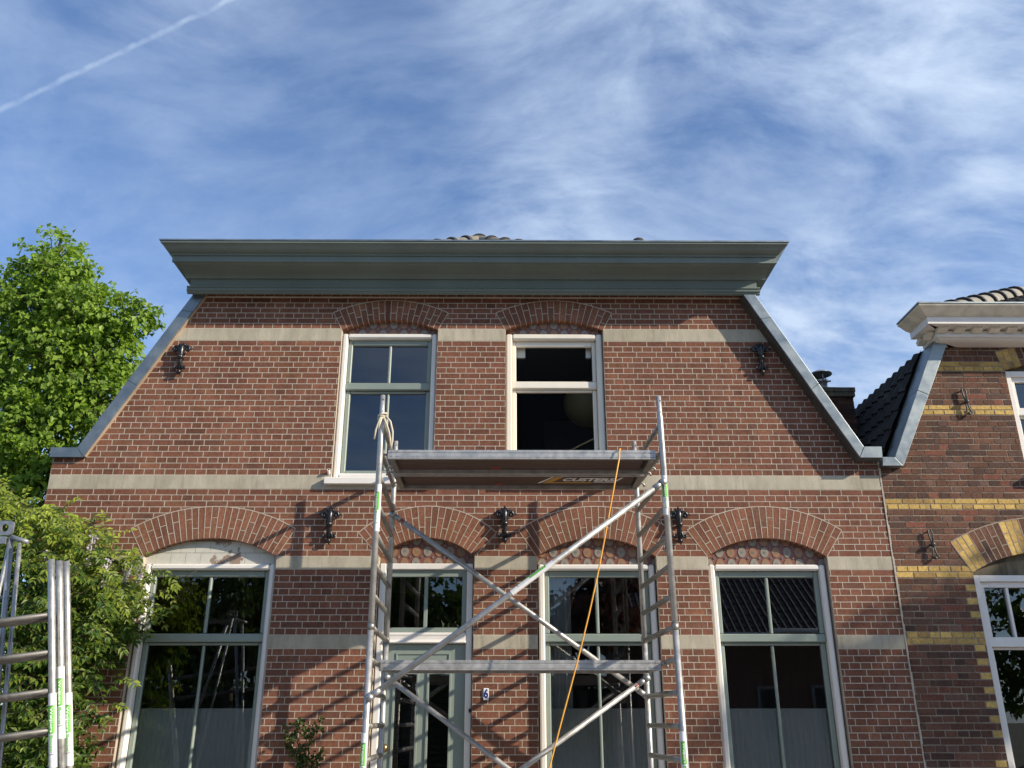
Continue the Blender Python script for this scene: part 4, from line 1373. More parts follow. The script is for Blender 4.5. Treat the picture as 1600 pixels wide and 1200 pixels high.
cw.tube([(c0[0]+0.08, c0[1]-0.03, c0[2]+0.115), (c0[0]+0.115, c0[1]-0.045, c0[2]+0.115)], 0.012, 6)
sub(cw, 'rain_cowl', M['steel'], cho)
# its two slim wall anchors
def slim_anchor():
    m = MB()
    for s in (-1, 1):
        m.tube([(s*0.006, -0.035, 0.0), (s*0.014, -0.04, 0.06), (s*0.022, -0.04, 0.115), (s*0.012, -0.04, 0.145), (0, -0.035, 0.150)], 0.008, 6)
        m.tube([(s*0.006, -0.035, 0.0), (s*0.012, -0.04, -0.06), (s*0.022, -0.04, -0.115), (s*0.036, -0.035, -0.130), (s*0.040, -0.035, -0.112)], 0.008, 6)
    m.sphere((0, -0.05, 0), 0.024, n=10, m=6); m.sphere((0, -0.04, -0.14), 0.018, n=8, m=6)
    m.tube([(0, 0.02, 0), (0, -0.05, 0)], 0.012, 6); m.tube([(0, 0.02, -0.13), (0, -0.04, -0.13)], 0.008, 6); m.tube([(0, 0.02, 0.14), (0, -0.04, 0.14)], 0.008, 6)
    return m.mesh('wall_anchor', M['grey_iron'])
sa = slim_anchor()
ni('wall_anchor', sa, nhouse, (4.985, 0, 4.845), (0, radians(-3), 0)); ni('wall_anchor', sa, nhouse, (4.352, 0, 3.292), (0, radians(-3), 0))

# ================================================================== scaffold tower
sc = tag(empty('scaffold_tower', (0.1, -1.1, 0)), 'aluminium scaffold tower with ladder frames and braces before the brick house', 'scaffold')
SP = Vector((0.1, -1.1, 0))
def sb(mb, name, mats, parent=sc):
    o = mb.build(name, mats, parent)
    if parent is sc: o.matrix_parent_inverse = Matrix.Translation(-SP)
    return o
FL, FR, RL, RR = (-1.082, -1.74), (1.348, -1.74), (-1.122, -0.46), (1.290, -0.46)
def post(p, ztop, lean=0.0):
    x, y = p
    m = MB()
    m.tube([(x + lean*0.5, y, 0.12), (x, y, 2.325)], 0.0255, 14)
    m.tube([(x, y, 2.326), (x - lean*0.3, y, ztop - 0.20), (x - lean*0.3, y, ztop - 0.17), (x - lean*0.35, y, ztop)], [0.0255, 0.0255, 0.0215, 0.0210], 14)
    o = sb(m, 'post', M['alu'])
    c = MB().tube([(x, y, 2.285), (x, y, 2.335)], 0.030, 14)
    c.tube([(x, y, 0.0), (x, y, 0.13)], 0.018, 10); c.lathe([(0.07, 0.0), (0.07, 0.01), (0.0005, 0.011)], (x, y, 0.0), 14)
    for zz in (ztop-0.045, ztop-0.15): c.tube([(x - lean*0.35 + 0.008, y-0.0225, zz), (x - lean*0.35 + 0.008, y - 0.019, zz)], 0.0055, 8, mi=1)
    sub(c, 'collar', [M['alu_dull'], M['black']], o)
    return o
pFL = post(FL, 4.272, 0.02); pFR = post(FR, 4.268, 0.05); pRL = post(RL, 4.25); pRR = post(RR, 4.25)
RZ = [0.335 + 0.2465*k for k in range(16)]
for (a, b) in ((FL, RL), (FR, RR)):
    for z in RZ:
        if z > 4.15: continue
        sb(MB().tube([(a[0], a[1]+0.02, z), (b[0], b[1]-0.02, z)], 0.0225, 10), 'rung', M['alu_dull'])
def brace(p, q, r=0.0235, red=(False, False)):
    p, q = Vector(p), Vector(q); d = (q-p).normalized()
    o = sb(MB().tube([p + d*0.07, q - d*0.07], r, 12), 'brace', M['alu'])
    for (e, s, rd) in ((p, 1, red[0]), (q, -1, red[1])):
        m = MB().tube([e + d*s*0.0, e + d*s*0.05], 0.031, 10).tube([e + d*s*0.05, e + d*s*0.12], 0.0265, 10)
        if rd: m.tube([e + d*s*0.122, e + d*s*0.165], 0.0239, 10, mi=1)
        sub(m, 'brace_hook', [M['steel'], M['red_print']], o)
    return o
B1 = brace((1.335, -1.79, 3.50), (-1.075, -1.79, 1.76))
brace((-1.135, -0.50, 3.505), (1.300, -0.50, 1.80), red=(True, False))
brace((-1.115, -0.50, 1.995), (1.290, -0.50, 0.33))
brace((1.30, -0.56, 1.985), (-1.12, -0.56, 0.375), red=(True, False))

# tie tubes from the rear uprights back to the wall
for (p, x) in ((RL, RL[0]), (RR, RR[0])):
    sb(MB().tube([(x, p[1]-0.03, 4.035), (x, -0.004, 4.035)], 0.024, 10).tube([(x, -0.012, 4.035), (x, -0.002, 4.035)], 0.045, 12), 'wall_tie', M['alu_dull'])
# platforms
def platform(x0, x1, y0, y1, zt, label, skew=0.0):
    """y0 near the street, y1 near the wall"""
    t = tag(empty('scaffold_platform', ((x0+x1)/2, (y0+y1)/2, zt)), label, 'platform', 'platforms lying on the scaffold tower')
    o_ = Vector(((x0+x1)/2, (y0+y1)/2, zt))
    def pb(m, n, mt):
        q = m.build(n, mt, t); q.matrix_parent_inverse = Matrix.Translation(-o_); return q
    h = 0.078
    for (ya, yb) in ((y0, y0+0.036), (y1-0.036, y1)):
        s = 1 if ya == y0 else -1
        f = ya if s == 1 else yb
        m = MB()
        # channel section with two flutes
        prof = [(f, zt), (f, zt-0.022), (f+s*0.004, zt-0.025), (f+s*0.004, zt-0.030), (f, zt-0.033), (f, zt-0.062), (f+s*0.003, zt-0.065), (f, zt-0.068), (f, zt-h), (f+s*0.034, zt-h), (f+s*0.034, zt)]
        m.extrude_x(prof, x0, x1)
        r = pb(m, 'side_rail', M['alu'])
        for xx in (x0+0.035, x0+0.085, x1-0.035, x1-0.085):
            for zz in (zt-0.016, zt-0.055): sub(MB().tube([(xx, f, zz), (xx, f-s*0.004, zz)], 0.006, 8), 'rivet', M['steel'], r)
    for xx in (x0+0.0, x1-0.05): pb(MB().box(xx, xx+0.05, y0+0.037, y1-0.037, zt-h+0.006, zt-0.016), 'end_rail', M['alu_dull'])
    n = 4
    for i in range(1, n):
        xx = x0 + (x1-x0)*i/n
        pb(MB().box(xx-0.02, xx+0.02, y0+0.037, y1-0.037, zt-0.034, zt-0.0165), 'cross_member', M['alu_dull'])
    pb(MB().box(x0+0.003, x1-0.003, y0+0.0345, y1-0.0345, zt-0.0155, zt-0.003), 'deck_board', M['plywood'])
    for (xx, s) in ((x0, -1), (x1, 1)):
        for yy in (y0+0.06, y1-0.06):
            pb(MB().tube([(xx, yy, zt-0.035), (xx+s*0.035, yy, zt-0.022), (xx+s*0.062, yy, zt-0.035), (xx+s*0.068, yy, zt-0.06)], 0.011, 8), 'hook', M['alu_dull'])
    return t, pb
t1, pb1 = platform(-1.022, 1.278, -1.722, -1.205, 3.782, 'scaffold platform on the street side of the upper level')
t2, pb2 = platform(-1.040, 1.262, -1.165, -0.640, 3.782, 'scaffold platform next to the house wall on the upper level')
t3, pb3 = platform(-1.032, 1.268, -1.43, -0.90, 2.072, 'single scaffold platform on the lower level above the door')
# underside panels with the amber and white maker's lettering on the rear upper platform
for pbx, (ya, yb) in ((pb1, (-1.68, -1.245)), (pb2, (-1.12, -0.68))):
    pbx(MB().box(-0.97, 1.2, ya, yb, 3.738, 3.7425), 'underside_sheet', M['plywood'])
def under(me, x, y, z, name, pbx_parent, rot=0, scl=(1, 1, 1)):
    o = inst(name, me, pbx_parent, (0, 0, 0), (radians(180), 0, rot), scl)
    pl_ = Vector(pbx_parent.location)
    o.location = Vector((x, y, z)) - pl_
    return o
sw = MB()
zc_ = 3.7365
sw.add([(0.335, -0.775, zc_), (0.46, -1.000, zc_), (0.535, -1.000, zc_), (0.43, -0.810, zc_), (0.83, -0.810, zc_), (0.80, -0.775, zc_)], [(0,1,2,3),(0,3,4,5)])
o = sw.build('sticker', M['yellow_print'], t2); o.matrix_parent_inverse = Matrix.Translation(-Vector(t2.location))
sw = MB().add([(0.29, -0.775, zc_-0.0005), (0.32, -0.775, zc_-0.0005), (0.445, -1.000, zc_-0.0005), (0.42, -1.000, zc_-0.0005)], [(0,1,2,3)]).add([(0.82, -0.800, zc_), (0.84, -0.830, zc_), (1.01, -0.830, zc_), (1.07, -0.975, zc_), (1.095, -0.975, zc_), (1.03, -0.800, zc_)], [(0,1,2,5),(2,3,4,5)])
o = sw.build('sticker', M['white_print'], t2); o.matrix_parent_inverse = Matrix.Translation(-Vector(t2.location))
under(text_mesh('CUSTERS', 0.13, M['white_print'], 0.006, shear=0.28), 0.765, -0.900, 3.7355, 'sticker', t2, 0, (0.93, 1.1, 1))
for (pbx, x, y, w) in ((pb1, -0.13, -1.30, 0.06), (pb2, -0.10, -0.74, 0.06), (pb2, -0.67, -1.02, 0.03)):
    pbx(MB().box(x, x+w, y-0.035, y+0.035, 3.7355, 3.7372), 'sticker', M['red_print'])

# maker's bands on the tubes: white sleeve, green field with white word, white field with green word
TW1 = text_mesh('Weijters', 0.046, M['white_print'], 0.0012, 0.0003)
TW2 = text_mesh('Bouw', 0.046, M['stick_green'], 0.0012, 0.0003)
def sleeve(parent, p0, d, L, r, face, base=Vector((0, 0, 0)), flip=False):
    """band from p0 along unit d (top to bottom), printed side turned to 'face'"""
    d = Vector(d).normalized(); f = Vector(face); f = (f - d*f.dot(d)).normalized(); s = d.cross(f)
    def patch(a, b, rad, half, mat, n=12):
        v = []; ff = []
        for k in (a, b):
            for i in range(n+1):
                an = -half + 2*half*i/n
                v.append(Vector(p0) - base + d*k + (f*cos(an) + s*sin(an))*rad)
        for i in range(n): ff.append((i, i+1, n+2+i, n+1+i))
        return MB().add(v, ff, smooth=True).build('sticker', mat, parent)
    patch(0, L, r+0.0008, pi, M['stick_white'], 24)
    patch(0.17*L, 0.83*L, r+0.0013, 0.95, M['black'])
    patch(0.178*L, 0.55*L, r+0.0018, 0.92, M['stick_green'])
    patch(0.552*L, 0.822*L, r+0.0018, 0.90, M['stick_white'])
    for (me, k, sz) in ((TW1, 0.365*L, 0.34*L), (TW2, 0.687*L, 0.24*L)):
        o = inst('sticker', me, parent)
        w = max(v.co.x for v in me.vertices) - min(v.co.x for v in me.vertices)
        sx_ = sz / w
        xa = -d if flip else d
        mt = Matrix((xa, f.cross(xa), f)).transposed().to_4x4()
        o.matrix_basis = Matrix.Translation(Vector(p0) - base + d*k + f*(r+0.0022)) @ mt @ Matrix.Diagonal((sx_, min(sx_, 0.9)*0.55, 1, 1))
FC = Vector((0, -1, -0.05))
sleeve(pFL, (FL[0], FL[1], 3.47), (0, 0, -1), 0.40, 0.0255, Vector((-0.25, -1, 0)))
sleeve(pFR, (FR[0]-0.012, FR[1], 3.55), (0, 0, -1), 0.34, 0.0255, Vector((-0.1, -1, 0)))
sleeve(pFL, (FL[0], FL[1], 1.52), (0, 0, -1), 0.42, 0.0257, Vector((-0.1, -1, 0)))
sleeve(pFR, (FR[0]+0.004, FR[1], 1.53), (0, 0, -1), 0.42, 0.0259, Vector((-0.05, -1, 0)))
bd = (Vector((-1.075, -1.79, 1.76)) - Vector((1.335, -1.79, 3.50))).normalized()
sleeve(B1, Vector((1.335, -1.79, 3.50)) + bd*1.18, bd, 0.42, 0.0236, Vector((-0.4, -0.5, 1)))

# off-white rope knotted round the front left post
rp_ = MB(); X, Yy = FL[0], FL[1]
for (zz, tilt) in ((4.085, 0.010), (4.065, -0.006), (4.048, 0.004)):
    rp_.tube([(X + 0.036*cos(2*pi*k/16), Yy + 0.036*sin(2*pi*k/16), zz + tilt*cos(2*pi*k/16) + 0.008*k/16) for k in range(17)], 0.0095, 7)
rp_.tube([(X+0.035, Yy-0.03, 4.07), (X+0.075, Yy-0.035, 4.02), (X+0.098, Yy-0.03, 3.93), (X+0.098, Yy-0.02, 3.85), (X+0.085, Yy+0.0, 3.79), (X+0.075, Yy+0.03, 3.795)], 0.009, 7)
rp_.tube([(X+0.02, Yy-0.036, 4.05), (X+0.045, Yy-0.04, 3.99), (X+0.066, Yy-0.035, 3.93), (X+0.078, Yy-0.03, 3.87), (X+0.086, Yy-0.02, 3.80)], 0.009, 7)
rp_.tube([(X-0.005, Yy-0.038, 4.06), (X-0.025, Yy-0.045, 4.01), (X-0.046, Yy-0.045, 3.94), (X-0.056, Yy-0.04, 3.86)], [0.009, 0.009, 0.009, 0.008], 7)
rp_.tube([(X+0.0, Yy-0.04, 4.058), (X-0.015, Yy-0.046, 4.0), (X-0.026, Yy-0.045, 3.95)], 0.009, 7)
tag(rp_.build('rope', M['rope']), 'off white rope knotted round the top of a scaffold post', 'rope')
# orange cable hanging from the upper platform
pts = [(1.05, -1.45, 3.790), (1.00, -1.60, 3.792), (0.978, -1.715, 3.795), (0.968, -1.745, 3.782), (0.962, -1.752, 3.74)]
key = [(0.958, 3.70), (0.890, 3.39), (0.808, 3.015), (0.735, 2.70), (0.657, 2.399), (0.590, 2.16), (0.517, 1.914), (0.420, 1.60), (0.323, 1.274), (0.20, 0.80), (0.12, 0.40), (0.10, 0.10), (0.13, 0.012)]
pts += [(x, -1.775 - 0.05*(i/12), z) for i, (x, z) in enumerate(key)]
pts += [(0.30, -1.9, 0.010), (0.7, -2.2, 0.010), (1.6, -2.5, 0.010)]
tag(MB().tube(pts, 0.0065, 8).build('extension_cable', M['cord']), 'thin orange cable hanging from the upper platform', 'cable')

# ================================================================== spare scaffold frames leaning at the left
def spare_frame(xt, y, dz, label, stick_z):
    """upright pair with rungs, leaning to the left; right upright shown in the photo"""
    top = Vector((xt, y, 2.655 + dz)); d = Vector((-0.205, 0.02, 1)).normalized()
    bot = top - d*(2.655 + dz)/d.z
    side = Vector((-1, 0, -0.13)).normalized()
    t = tag(empty('spare_scaffold', tuple(bot)), label, 'scaffold frame', 'spare scaffold frames leaning at the wisteria')
    def add(m, n, mt):
        q = m.build(n, mt, t); q.matrix_parent_inverse = Matrix.Translation(-bot); return q
    p1 = None
    for k in (0, 1):
        o = side*1.28*k
        m = MB().tube([bot + o, top + o - d*0.16, top + o - d*0.155, top + o], [0.0240, 0.0240, 0.0225, 0.0225], 14)
        q = add(m, 'post', M['alu_spare'])
        if k == 0: p1 = q
    for i in range(9):
        a = bot + d*(0.33 + 0.25*i)
        if (a - bot).length > (top-bot).length - 0.12: continue
        add(MB().tube([a + side*0.02, a + side*1.26], 0.020, 10), 'rung', M['alu_shaded'])
    sleeve(p1, top - d*stick_z, -d, 0.46, 0.0241, Vector((0.15, -1, -0.1)))
    return t
spare_frame(-3.180, -2.80, 0.0, 'spare scaffold frame leaning nearest the folded trestle, left of three', 0.90)
spare_frame(-3.150, -2.745, 0.0, 'spare scaffold frame in the middle of three with the highest sticker', 0.725)
spare_frame(-3.127, -2.69, 0.006, 'spare scaffold frame leaning right of the other two', 0.90)

# folded metal trestle with an eye plate at the far left
tb = Vector((-3.55, -2.62, 0))
tr = tag(empty('folded_trestle', tuple(tb)), 'folded grey metal trestle with a round eye plate beside the spare frames', 'trestle')
def tadd(m, n, mt):
    q = m.build(n, mt, tr); q.matrix_parent_inverse = Matrix.Translation(-tb); return q
def sqbar(a, b, w=0.021):
    return MB().tube([a, b], w, 4)
for (a, b, w) in (((-3.602, -2.60, 2.85), (-3.255, -2.66, 0.0), 0.022), ((-3.622, -2.57, 2.86), (-3.80, -2.30, 1.0), 0.016), ((-3.512, -2.64, 2.800), (-3.215, -2.62, 0.0), 0.017), ((-3.70, -2.62, 2.80), (-3.92, -2.4, 1.6), 0.02)):
    tadd(sqbar(a, b, w), 'leg', M['steel'])
tadd(sqbar((-3.60, -2.61, 2.852), (-3.452, -2.64, 2.808), 0.017), 'crossbar', M['steel'])
ep = MB(); n = 24
ring_o = []; ring_i = []
cx_, cz_ = -3.648, 2.914
for i in range(n):
    a = 2*pi*i/n
    c_, s_ = cos(a), sin(a); k = 0.064/max(abs(c_), abs(s_))
    ring_o.append((cx_ + c_*min(k, 0.078), cz_ + s_*min(k, 0.078)*0.82)); ring_i.append((cx_ + 0.027*c_ + 0.004, cz_ + 0.029*s_))
v = [(x, -2.635, z) for x, z in ring_o] + [(x, -2.635, z) for x, z in ring_i] + [(x, -2.615, z) for x, z in ring_o] + [(x, -2.615, z) for x, z in ring_i]
f = []
for i in range(n):
    j = (i+1) % n
    f += [(i, j, n+j, n+i), (2*n+i, 3*n+i, 3*n+j, 2*n+j), (i, 2*n+i, 2*n+j, j), (n+i, n+j, 3*n+j, 3*n+i)]
ep.add(v, f); tadd(ep, 'eye_plate', M['steel'])
tadd(MB().box(-3.95, -3.625, -2.635, -2.60, 2.80, 2.852), 'head_bar', M['steel'])

# ================================================================== foliage
def leaf_quad(m, p, d, n, L, W, tint, fold=0.25, droop=0.0):
    """pointed leaf of two folded halves: base p, direction d, normal n"""
    s = d.cross(n)
    if s.length < 1e-5: return
    s.normalize(); n = s.cross(d)
    tip = p + d*L - Vector((0, 0, droop*L))
    mid = p + d*L*0.45
    a = mid + s*W*0.5 + n*W*fold*0.5; b = mid - s*W*0.5 + n*W*fold*0.5
    q = p + d*L*0.78 - Vector((0, 0, droop*L*0.5))
    m.add([p, a, tip, b], [(0, 1, 2), (0, 2, 3)], tint)
def rvec(r):
    while True:
        v = Vector((r.uniform(-1, 1), r.uniform(-1, 1), r.uniform(-1, 1)))
        if 0.05 < v.length < 1: return v.normalized()
def tree(name, label, base, trunk_h, lobes, per, leaf, lm, seed, group=None, L=(0.09, 0.15), clump=0.30, twigs=True, shell=0.55, bark=None):
    """lobes: (centre, rx, ry, rz, weight); clumps of leaves hang on limbs and twigs inside each lobe"""
    r = random.Random(seed)
    base = Vector(base)
    t = tag(empty(name, tuple(base)), label, 'tree', group)
    w = MB(); lf = MB()
    top = Vector((base.x, base.y, base.z + trunk_h))
    w.tube([base, base.lerp(top, 0.5) + Vector((0.05, 0.03, 0)), top], [0.17*leaf, 0.14*leaf, 0.11*leaf], 10)
    for (c, rx, ry, rz, wt) in lobes:
        c = Vector(c)
        mid = top.lerp(c, 0.5) + Vector((r.uniform(-0.2, 0.2), r.uniform(-0.2, 0.2), -0.15))
        w.tube([top, mid, c], [0.075*leaf, 0.05*leaf, 0.022*leaf], 7)
        n = int(per*wt)
        for i in range(n):
            v = rvec(r)
            k = shell + (1-shell)*r.random()**0.5
            if r.random() < 0.22: k *= r.random()
            q = c + Vector((v.x*rx*k, v.y*ry*k, v.z*rz*k))
            # twig from the limb out to the clump
            if twigs and r.random() < 0.35:
                a = c.lerp(q, 0.25)
                w.tube([a, a.lerp(q, 0.6) + Vector((0, 0, 0.05)), q], [0.012*leaf, 0.008*leaf, 0.004*leaf], 4, caps=False)
            out = (q - c).normalized()
            nl = r.randint(10, 18)
            ct = r.random()
            for j in range(nl):
                o = rvec(r)
                p = q + Vector((o.x*clump, o.y*clump, o.z*clump*0.75))*(r.random()**0.6)
                d = (rvec(r)*0.8 + out*0.5 + Vector((0, 0, -0.65))).normalized()
                nn = (rvec(r)*0.75 + Vector((0.25, -0.35, 0.75)) + out*0.4).normalized()
                ll = r.uniform(*L)
                tt = min(1, max(0, 0.55*ct + 0.5*r.random()))
                leaf_quad(lf, p, d, nn, ll, ll*r.uniform(0.72, 0.92), (tt, tt, tt), 0.3, r.uniform(0, 0.25))
    o = w.build('trunk', bark or M['bark'], t); o.matrix_parent_inverse = Matrix.Translation(-base)
    o = lf.build('crown', lm, t); o.matrix_parent_inverse = Matrix.Translation(-base)
    return t
tree('linden_tree', 'tall fresh green leafy tree behind the left gable', (-8.0, 4.4, -0.1), 4.2, [
    ((-7.62, 4.1, 8.75), 0.50, 0.6, 0.58, 0.75), ((-8.15, 4.2, 8.25), 0.55, 0.7, 0.55, 0.8), ((-7.22, 3.9, 8.30), 0.55, 0.7, 0.55, 0.8),
    ((-7.5, 4.1, 7.7), 0.85, 0.9, 0.75, 1.3), ((-6.75, 3.8, 7.70), 0.60, 0.8, 0.55, 0.9), ((-6.08, 3.8, 7.66), 0.40, 0.5, 0.40, 0.5), ((-6.40, 3.9, 7.10), 0.60, 0.8, 0.50, 0.85),
    ((-8.5, 4.3, 7.5), 0.9, 1.0, 0.9, 1.3), ((-6.9, 3.8, 6.75), 0.8, 0.9, 0.7, 1.2), ((-7.8, 4.0, 6.5), 0.9, 1.0, 0.9, 1.4), ((-6.3, 3.7, 6.15), 0.7, 0.8, 0.7, 1.0),
    ((-7.1, 3.7, 5.7), 0.9, 0.9, 0.8, 1.3), ((-8.2, 3.8, 5.3), 0.9, 0.9, 0.9, 1.2), ((-6.6, 3.5, 5.0), 0.7, 0.8, 0.7, 1.0), ((-7.4, 3.4, 4.5), 0.9, 0.8, 0.8, 1.2), ((-9.3, 4.4, 6.4), 1.0, 1.1, 1.4, 1.6)],
    130, 1.0, M['leaf'], 3, L=(0.06, 0.115), clump=0.175, shell=0.45)
tree('garden_tree', 'darker green tree peeping over the left gable coping', (-6.6, 8.2, -0.1), 4.5, [
    ((-6.35, 8.0, 8.35), 0.9, 0.8, 0.75, 1.0), ((-7.2, 8.3, 7.6), 1.0, 0.9, 1.0, 1.0), ((-6.1, 8.0, 7.4), 0.9, 0.8, 0.9, 1.0)], 70, 1.0, M['leaf'], 5, clump=0.28)

# wisteria over the left corner of the house
wr = random.Random(31)
wb = Vector((-4.35, -0.45, 0))
wis = tag(empty('wisteria', tuple(wb)), 'wisteria with drooping yellow green leaves climbing the left corner', 'climbing plant')
def wadd(m, n, mt):
    q = m.build(n, mt, wis); q.matrix_parent_inverse = Matrix.Translation(-wb); return q
edge_pts = [(-6.0, 4.05), (-5.30, 3.98), (-4.90, 3.72), (-4.55, 3.60), (-4.10, 3.47), (-3.78, 3.30), (-3.52, 3.10), (-3.38, 2.85), (-3.36, 2.62), (-3.50, 2.40), (-3.60, 2.2), (-3.64, 1.8), (-3.68, 1.2), (-3.75, 0.5), (-3.8, 0.0)]
def right_edge(z):
    for i in range(4, len(edge_pts)-1):
        (x0, z0), (x1, z1) = edge_pts[i], edge_pts[i+1]
        if z1 <= z <= z0: return x0 + (x1-x0)*(z0-z)/(z0-z1+1e-9)
    return edge_pts[4][0]
def top_edge(x):
    for i in range(0, 7):
        (x0, z0), (x1, z1) = edge_pts[i], edge_pts[i+1]
        if x0 <= x <= x1: return z0 + (z1-z0)*(x-x0)/(x1-x0)
    return 3.1
st = MB()
for (pts, r0) in (([(-4.5, -0.2, 0), (-4.42, -0.25, 1.0), (-4.55, -0.22, 2.0), (-4.4, -0.3, 2.9), (-4.1, -0.35, 3.2), (-3.7, -0.35, 3.0)], 0.05), ([(-4.45, -0.2, 0), (-4.6, -0.2, 1.2), (-4.35, -0.25, 2.2), (-4.7, -0.35, 3.2), (-5.2, -0.4, 3.6)], 0.04), ([(-4.4, -0.3, 2.4), (-4.0, -0.35, 2.6), (-3.7, -0.3, 2.55), (-3.45, -0.3, 2.45)], 0.02)):
    st.tube(pts, [r0*(1-0.7*i/(len(pts)-1)) for i in range(len(pts))], 7)
wadd(st, 'stem', M['bark'])
lf = MB(); tw = MB()
def compound(p, d, L, sunlit, nleaf=6, lw=0.075):
    """pinnate leaf: rachis bending down with leaflets in pairs"""
    pts = [p]; q = p; dd = d.normalized()
    for i in range(nleaf):
        dd = (dd + Vector((0, 0, -0.16))).normalized()
        q = q + dd*(L/nleaf); pts.append(q)
    tw.tube(pts, 0.0022, 3, caps=False)
    n = Vector((wr.uniform(-0.4, 0.5), -0.7, 0.8)).normalized()
    for i in range(1, nleaf+1):
        a = pts[i]; e = (pts[i] - pts[i-1]).normalized()
        s = e.cross(n).normalized()
        for sg in (-1, 1):
            dl = (s*sg*0.9 + e*0.45 + Vector((0, 0, -0.35)) + rvec(wr)*0.25).normalized()
            t = min(1, max(0, sunlit + wr.uniform(-0.25, 0.25)))
            ll = lw*wr.uniform(0.75, 1.2)
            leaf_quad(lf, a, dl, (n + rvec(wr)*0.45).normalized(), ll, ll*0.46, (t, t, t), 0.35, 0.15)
        if i == nleaf:
            leaf_quad(lf, a, e, n, lw, lw*0.45, (sunlit,)*3, 0.35, 0.1)
for i in range(4300):
    if wr.random() < 0.60:
        z = wr.uniform(2.35, 4.0); x = wr.uniform(-5.9, -3.36)
    else:
        z = wr.uniform(0.3, 2.5); x = wr.uniform(-5.0, -3.55)
    if z > top_edge(x) - 0.02 or x > right_edge(z) - 0.14: continue
    y = -(0.05 + 0.90*wr.random()**1.25)*(0.55 + 0.45*min(1, max(0, (3.9-z))))
    if z < 2.2 and wr.random() < 0.25: continue
    depth_k = min(1, (-y)/0.9)
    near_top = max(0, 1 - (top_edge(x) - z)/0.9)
    sunlit = 0.04 + 0.75*near_top*wr.random() + 0.22*depth_k*wr.random()  # tint paints the lit top and shaded interior into the leaf colour
    d = Vector((wr.uniform(-0.6, 0.9), wr.uniform(-1.0, 0.1), wr.uniform(-0.35, 0.55)))
    compound(Vector((x, y, z)), d, wr.uniform(0.16, 0.30), sunlit, wr.randint(4, 6), wr.uniform(0.055, 0.080))
# loose sprays reaching in front of the window
for (p, d, L) in (((-3.50, -0.25, 2.95), (0.9, -0.2, 0.35), 0.26), ((-3.40, -0.25, 2.90), (0.8, -0.3, 0.1), 0.24), ((-3.36, -0.28, 2.80), (0.7, -0.3, -0.2), 0.26), ((-3.42, -0.3, 2.62), (0.9, -0.3, 0.3), 0.22), ((-3.62, -0.3, 1.95), (0.7, -0.4, 0.3), 0.25), ((-3.66, -0.35, 1.72), (0.8, -0.5, 0.5), 0.22)):
    compound(Vector(p), Vector(d), L, 0.4, 5, 0.066)
tw.tube([(-3.5, -0.25, 2.93), (-3.32, -0.3, 2.96), (-3.18, -0.32, 2.90), (-3.08, -0.33, 2.93), (-3.02, -0.33, 2.97)], 0.003, 4)
wadd(tw, 'twigs', M['twig']); wadd(lf, 'foliage', M['wleaf'])
fr_ = random.Random(8)
for (x, y, z, L) in ((-3.86, -0.80, 3.22, 0.30), (-3.72, -0.72, 3.02, 0.26), (-4.28, -0.75, 3.08, 0.30), (-4.60, -0.75, 2.72, 0.28), (-4.43, -0.78, 2.60, 0.26), (-3.58, -0.6, 3.0, 0.20), (-3.50, -0.5, 2.98, 0.16), (-3.92, -0.75, 2.38, 0.24), (-3.90, -0.7, 2.15, 0.22), (-4.52, -0.8, 1.52, 0.32), (-4.40, -0.8, 1.55, 0.26), (-4.75, -0.7, 2.2, 0.28), (-3.98, -0.82, 2.95, 0.22)):
    m = MB()
    m.tube([(x, y, z), (x+0.01, y, z-L)], 0.003, 4)
    for k in range(70):
        u = fr_.random(); rad = 0.045*(1-u*0.75)
        a = fr_.uniform(0, 2*pi)
        p = Vector((x + rad*cos(a)*fr_.uniform(0.4, 1), y + rad*sin(a)*fr_.uniform(0.4, 1), z - L*u))
        t = fr_.random()
        leaf_quad(m, p, rvec(fr_), rvec(fr_), 0.026, 0.026, (t, t, t), 0.5)
    wadd(m, 'flower_raceme', [M['flower']])

# small rose bush between the left window and the scaffold
rr2 = random.Random(4)
rbv = Vector((-1.80, -0.30, 0))
rose = tag(empty('rose_bush', tuple(rbv)), 'thin leafy rose bush against the wall beside the scaffold', 'bush')
sm_ = MB(); lm_ = MB()
stems = [[(-1.80, -0.3, 0), (-1.79, -0.3, 0.7), (-1.81, -0.3, 1.2), (-1.80, -0.3, 1.42), (-1.70, -0.3, 1.62)], [(-1.80, -0.3, 1.0), (-1.86, -0.3, 1.25), (-1.93, -0.3, 1.50), (-1.91, -0.3, 1.60)], [(-1.80, -0.3, 1.1), (-1.74, -0.3, 1.28), (-1.66, -0.28, 1.36)], [(-1.81, -0.3, 1.2), (-1.83, -0.33, 1.4), (-1.80, -0.33, 1.55)], [(-1.86, -0.3, 1.25), (-1.98, -0.3, 1.42), (-2.0, -0.3, 1.55)]]
for s in stems:
    sm_.tube(s, [0.007*(1-0.6*i/(len(s)-1)) for i in range(len(s))], 5)
    for i in range(len(s)-1):
        a, b = Vector(s[i]), Vector(s[i+1])
        if b.z < 0.8: continue
        for k in range(9):
            p = a.lerp(b, rr2.random())
            d = (rvec(rr2) + Vector((0, -0.2, 0.1))).normalized()
            p2 = p + d*0.03
            for q in range(4):
                t = rr2.random()
                leaf_quad(lm_, p2 + rvec(rr2)*0.022, (d*0.5 + rvec(rr2)*0.8).normalized(), rvec(rr2), 0.046, 0.034, (t, t, t), 0.3, 0.1)
o = sm_.build('stem', M['twig'], rose); o.matrix_parent_inverse = Matrix.Translation(-rbv)
o = lm_.build('foliage', M['rleaf'], rose); o.matrix_parent_inverse = Matrix.Translation(-rbv)

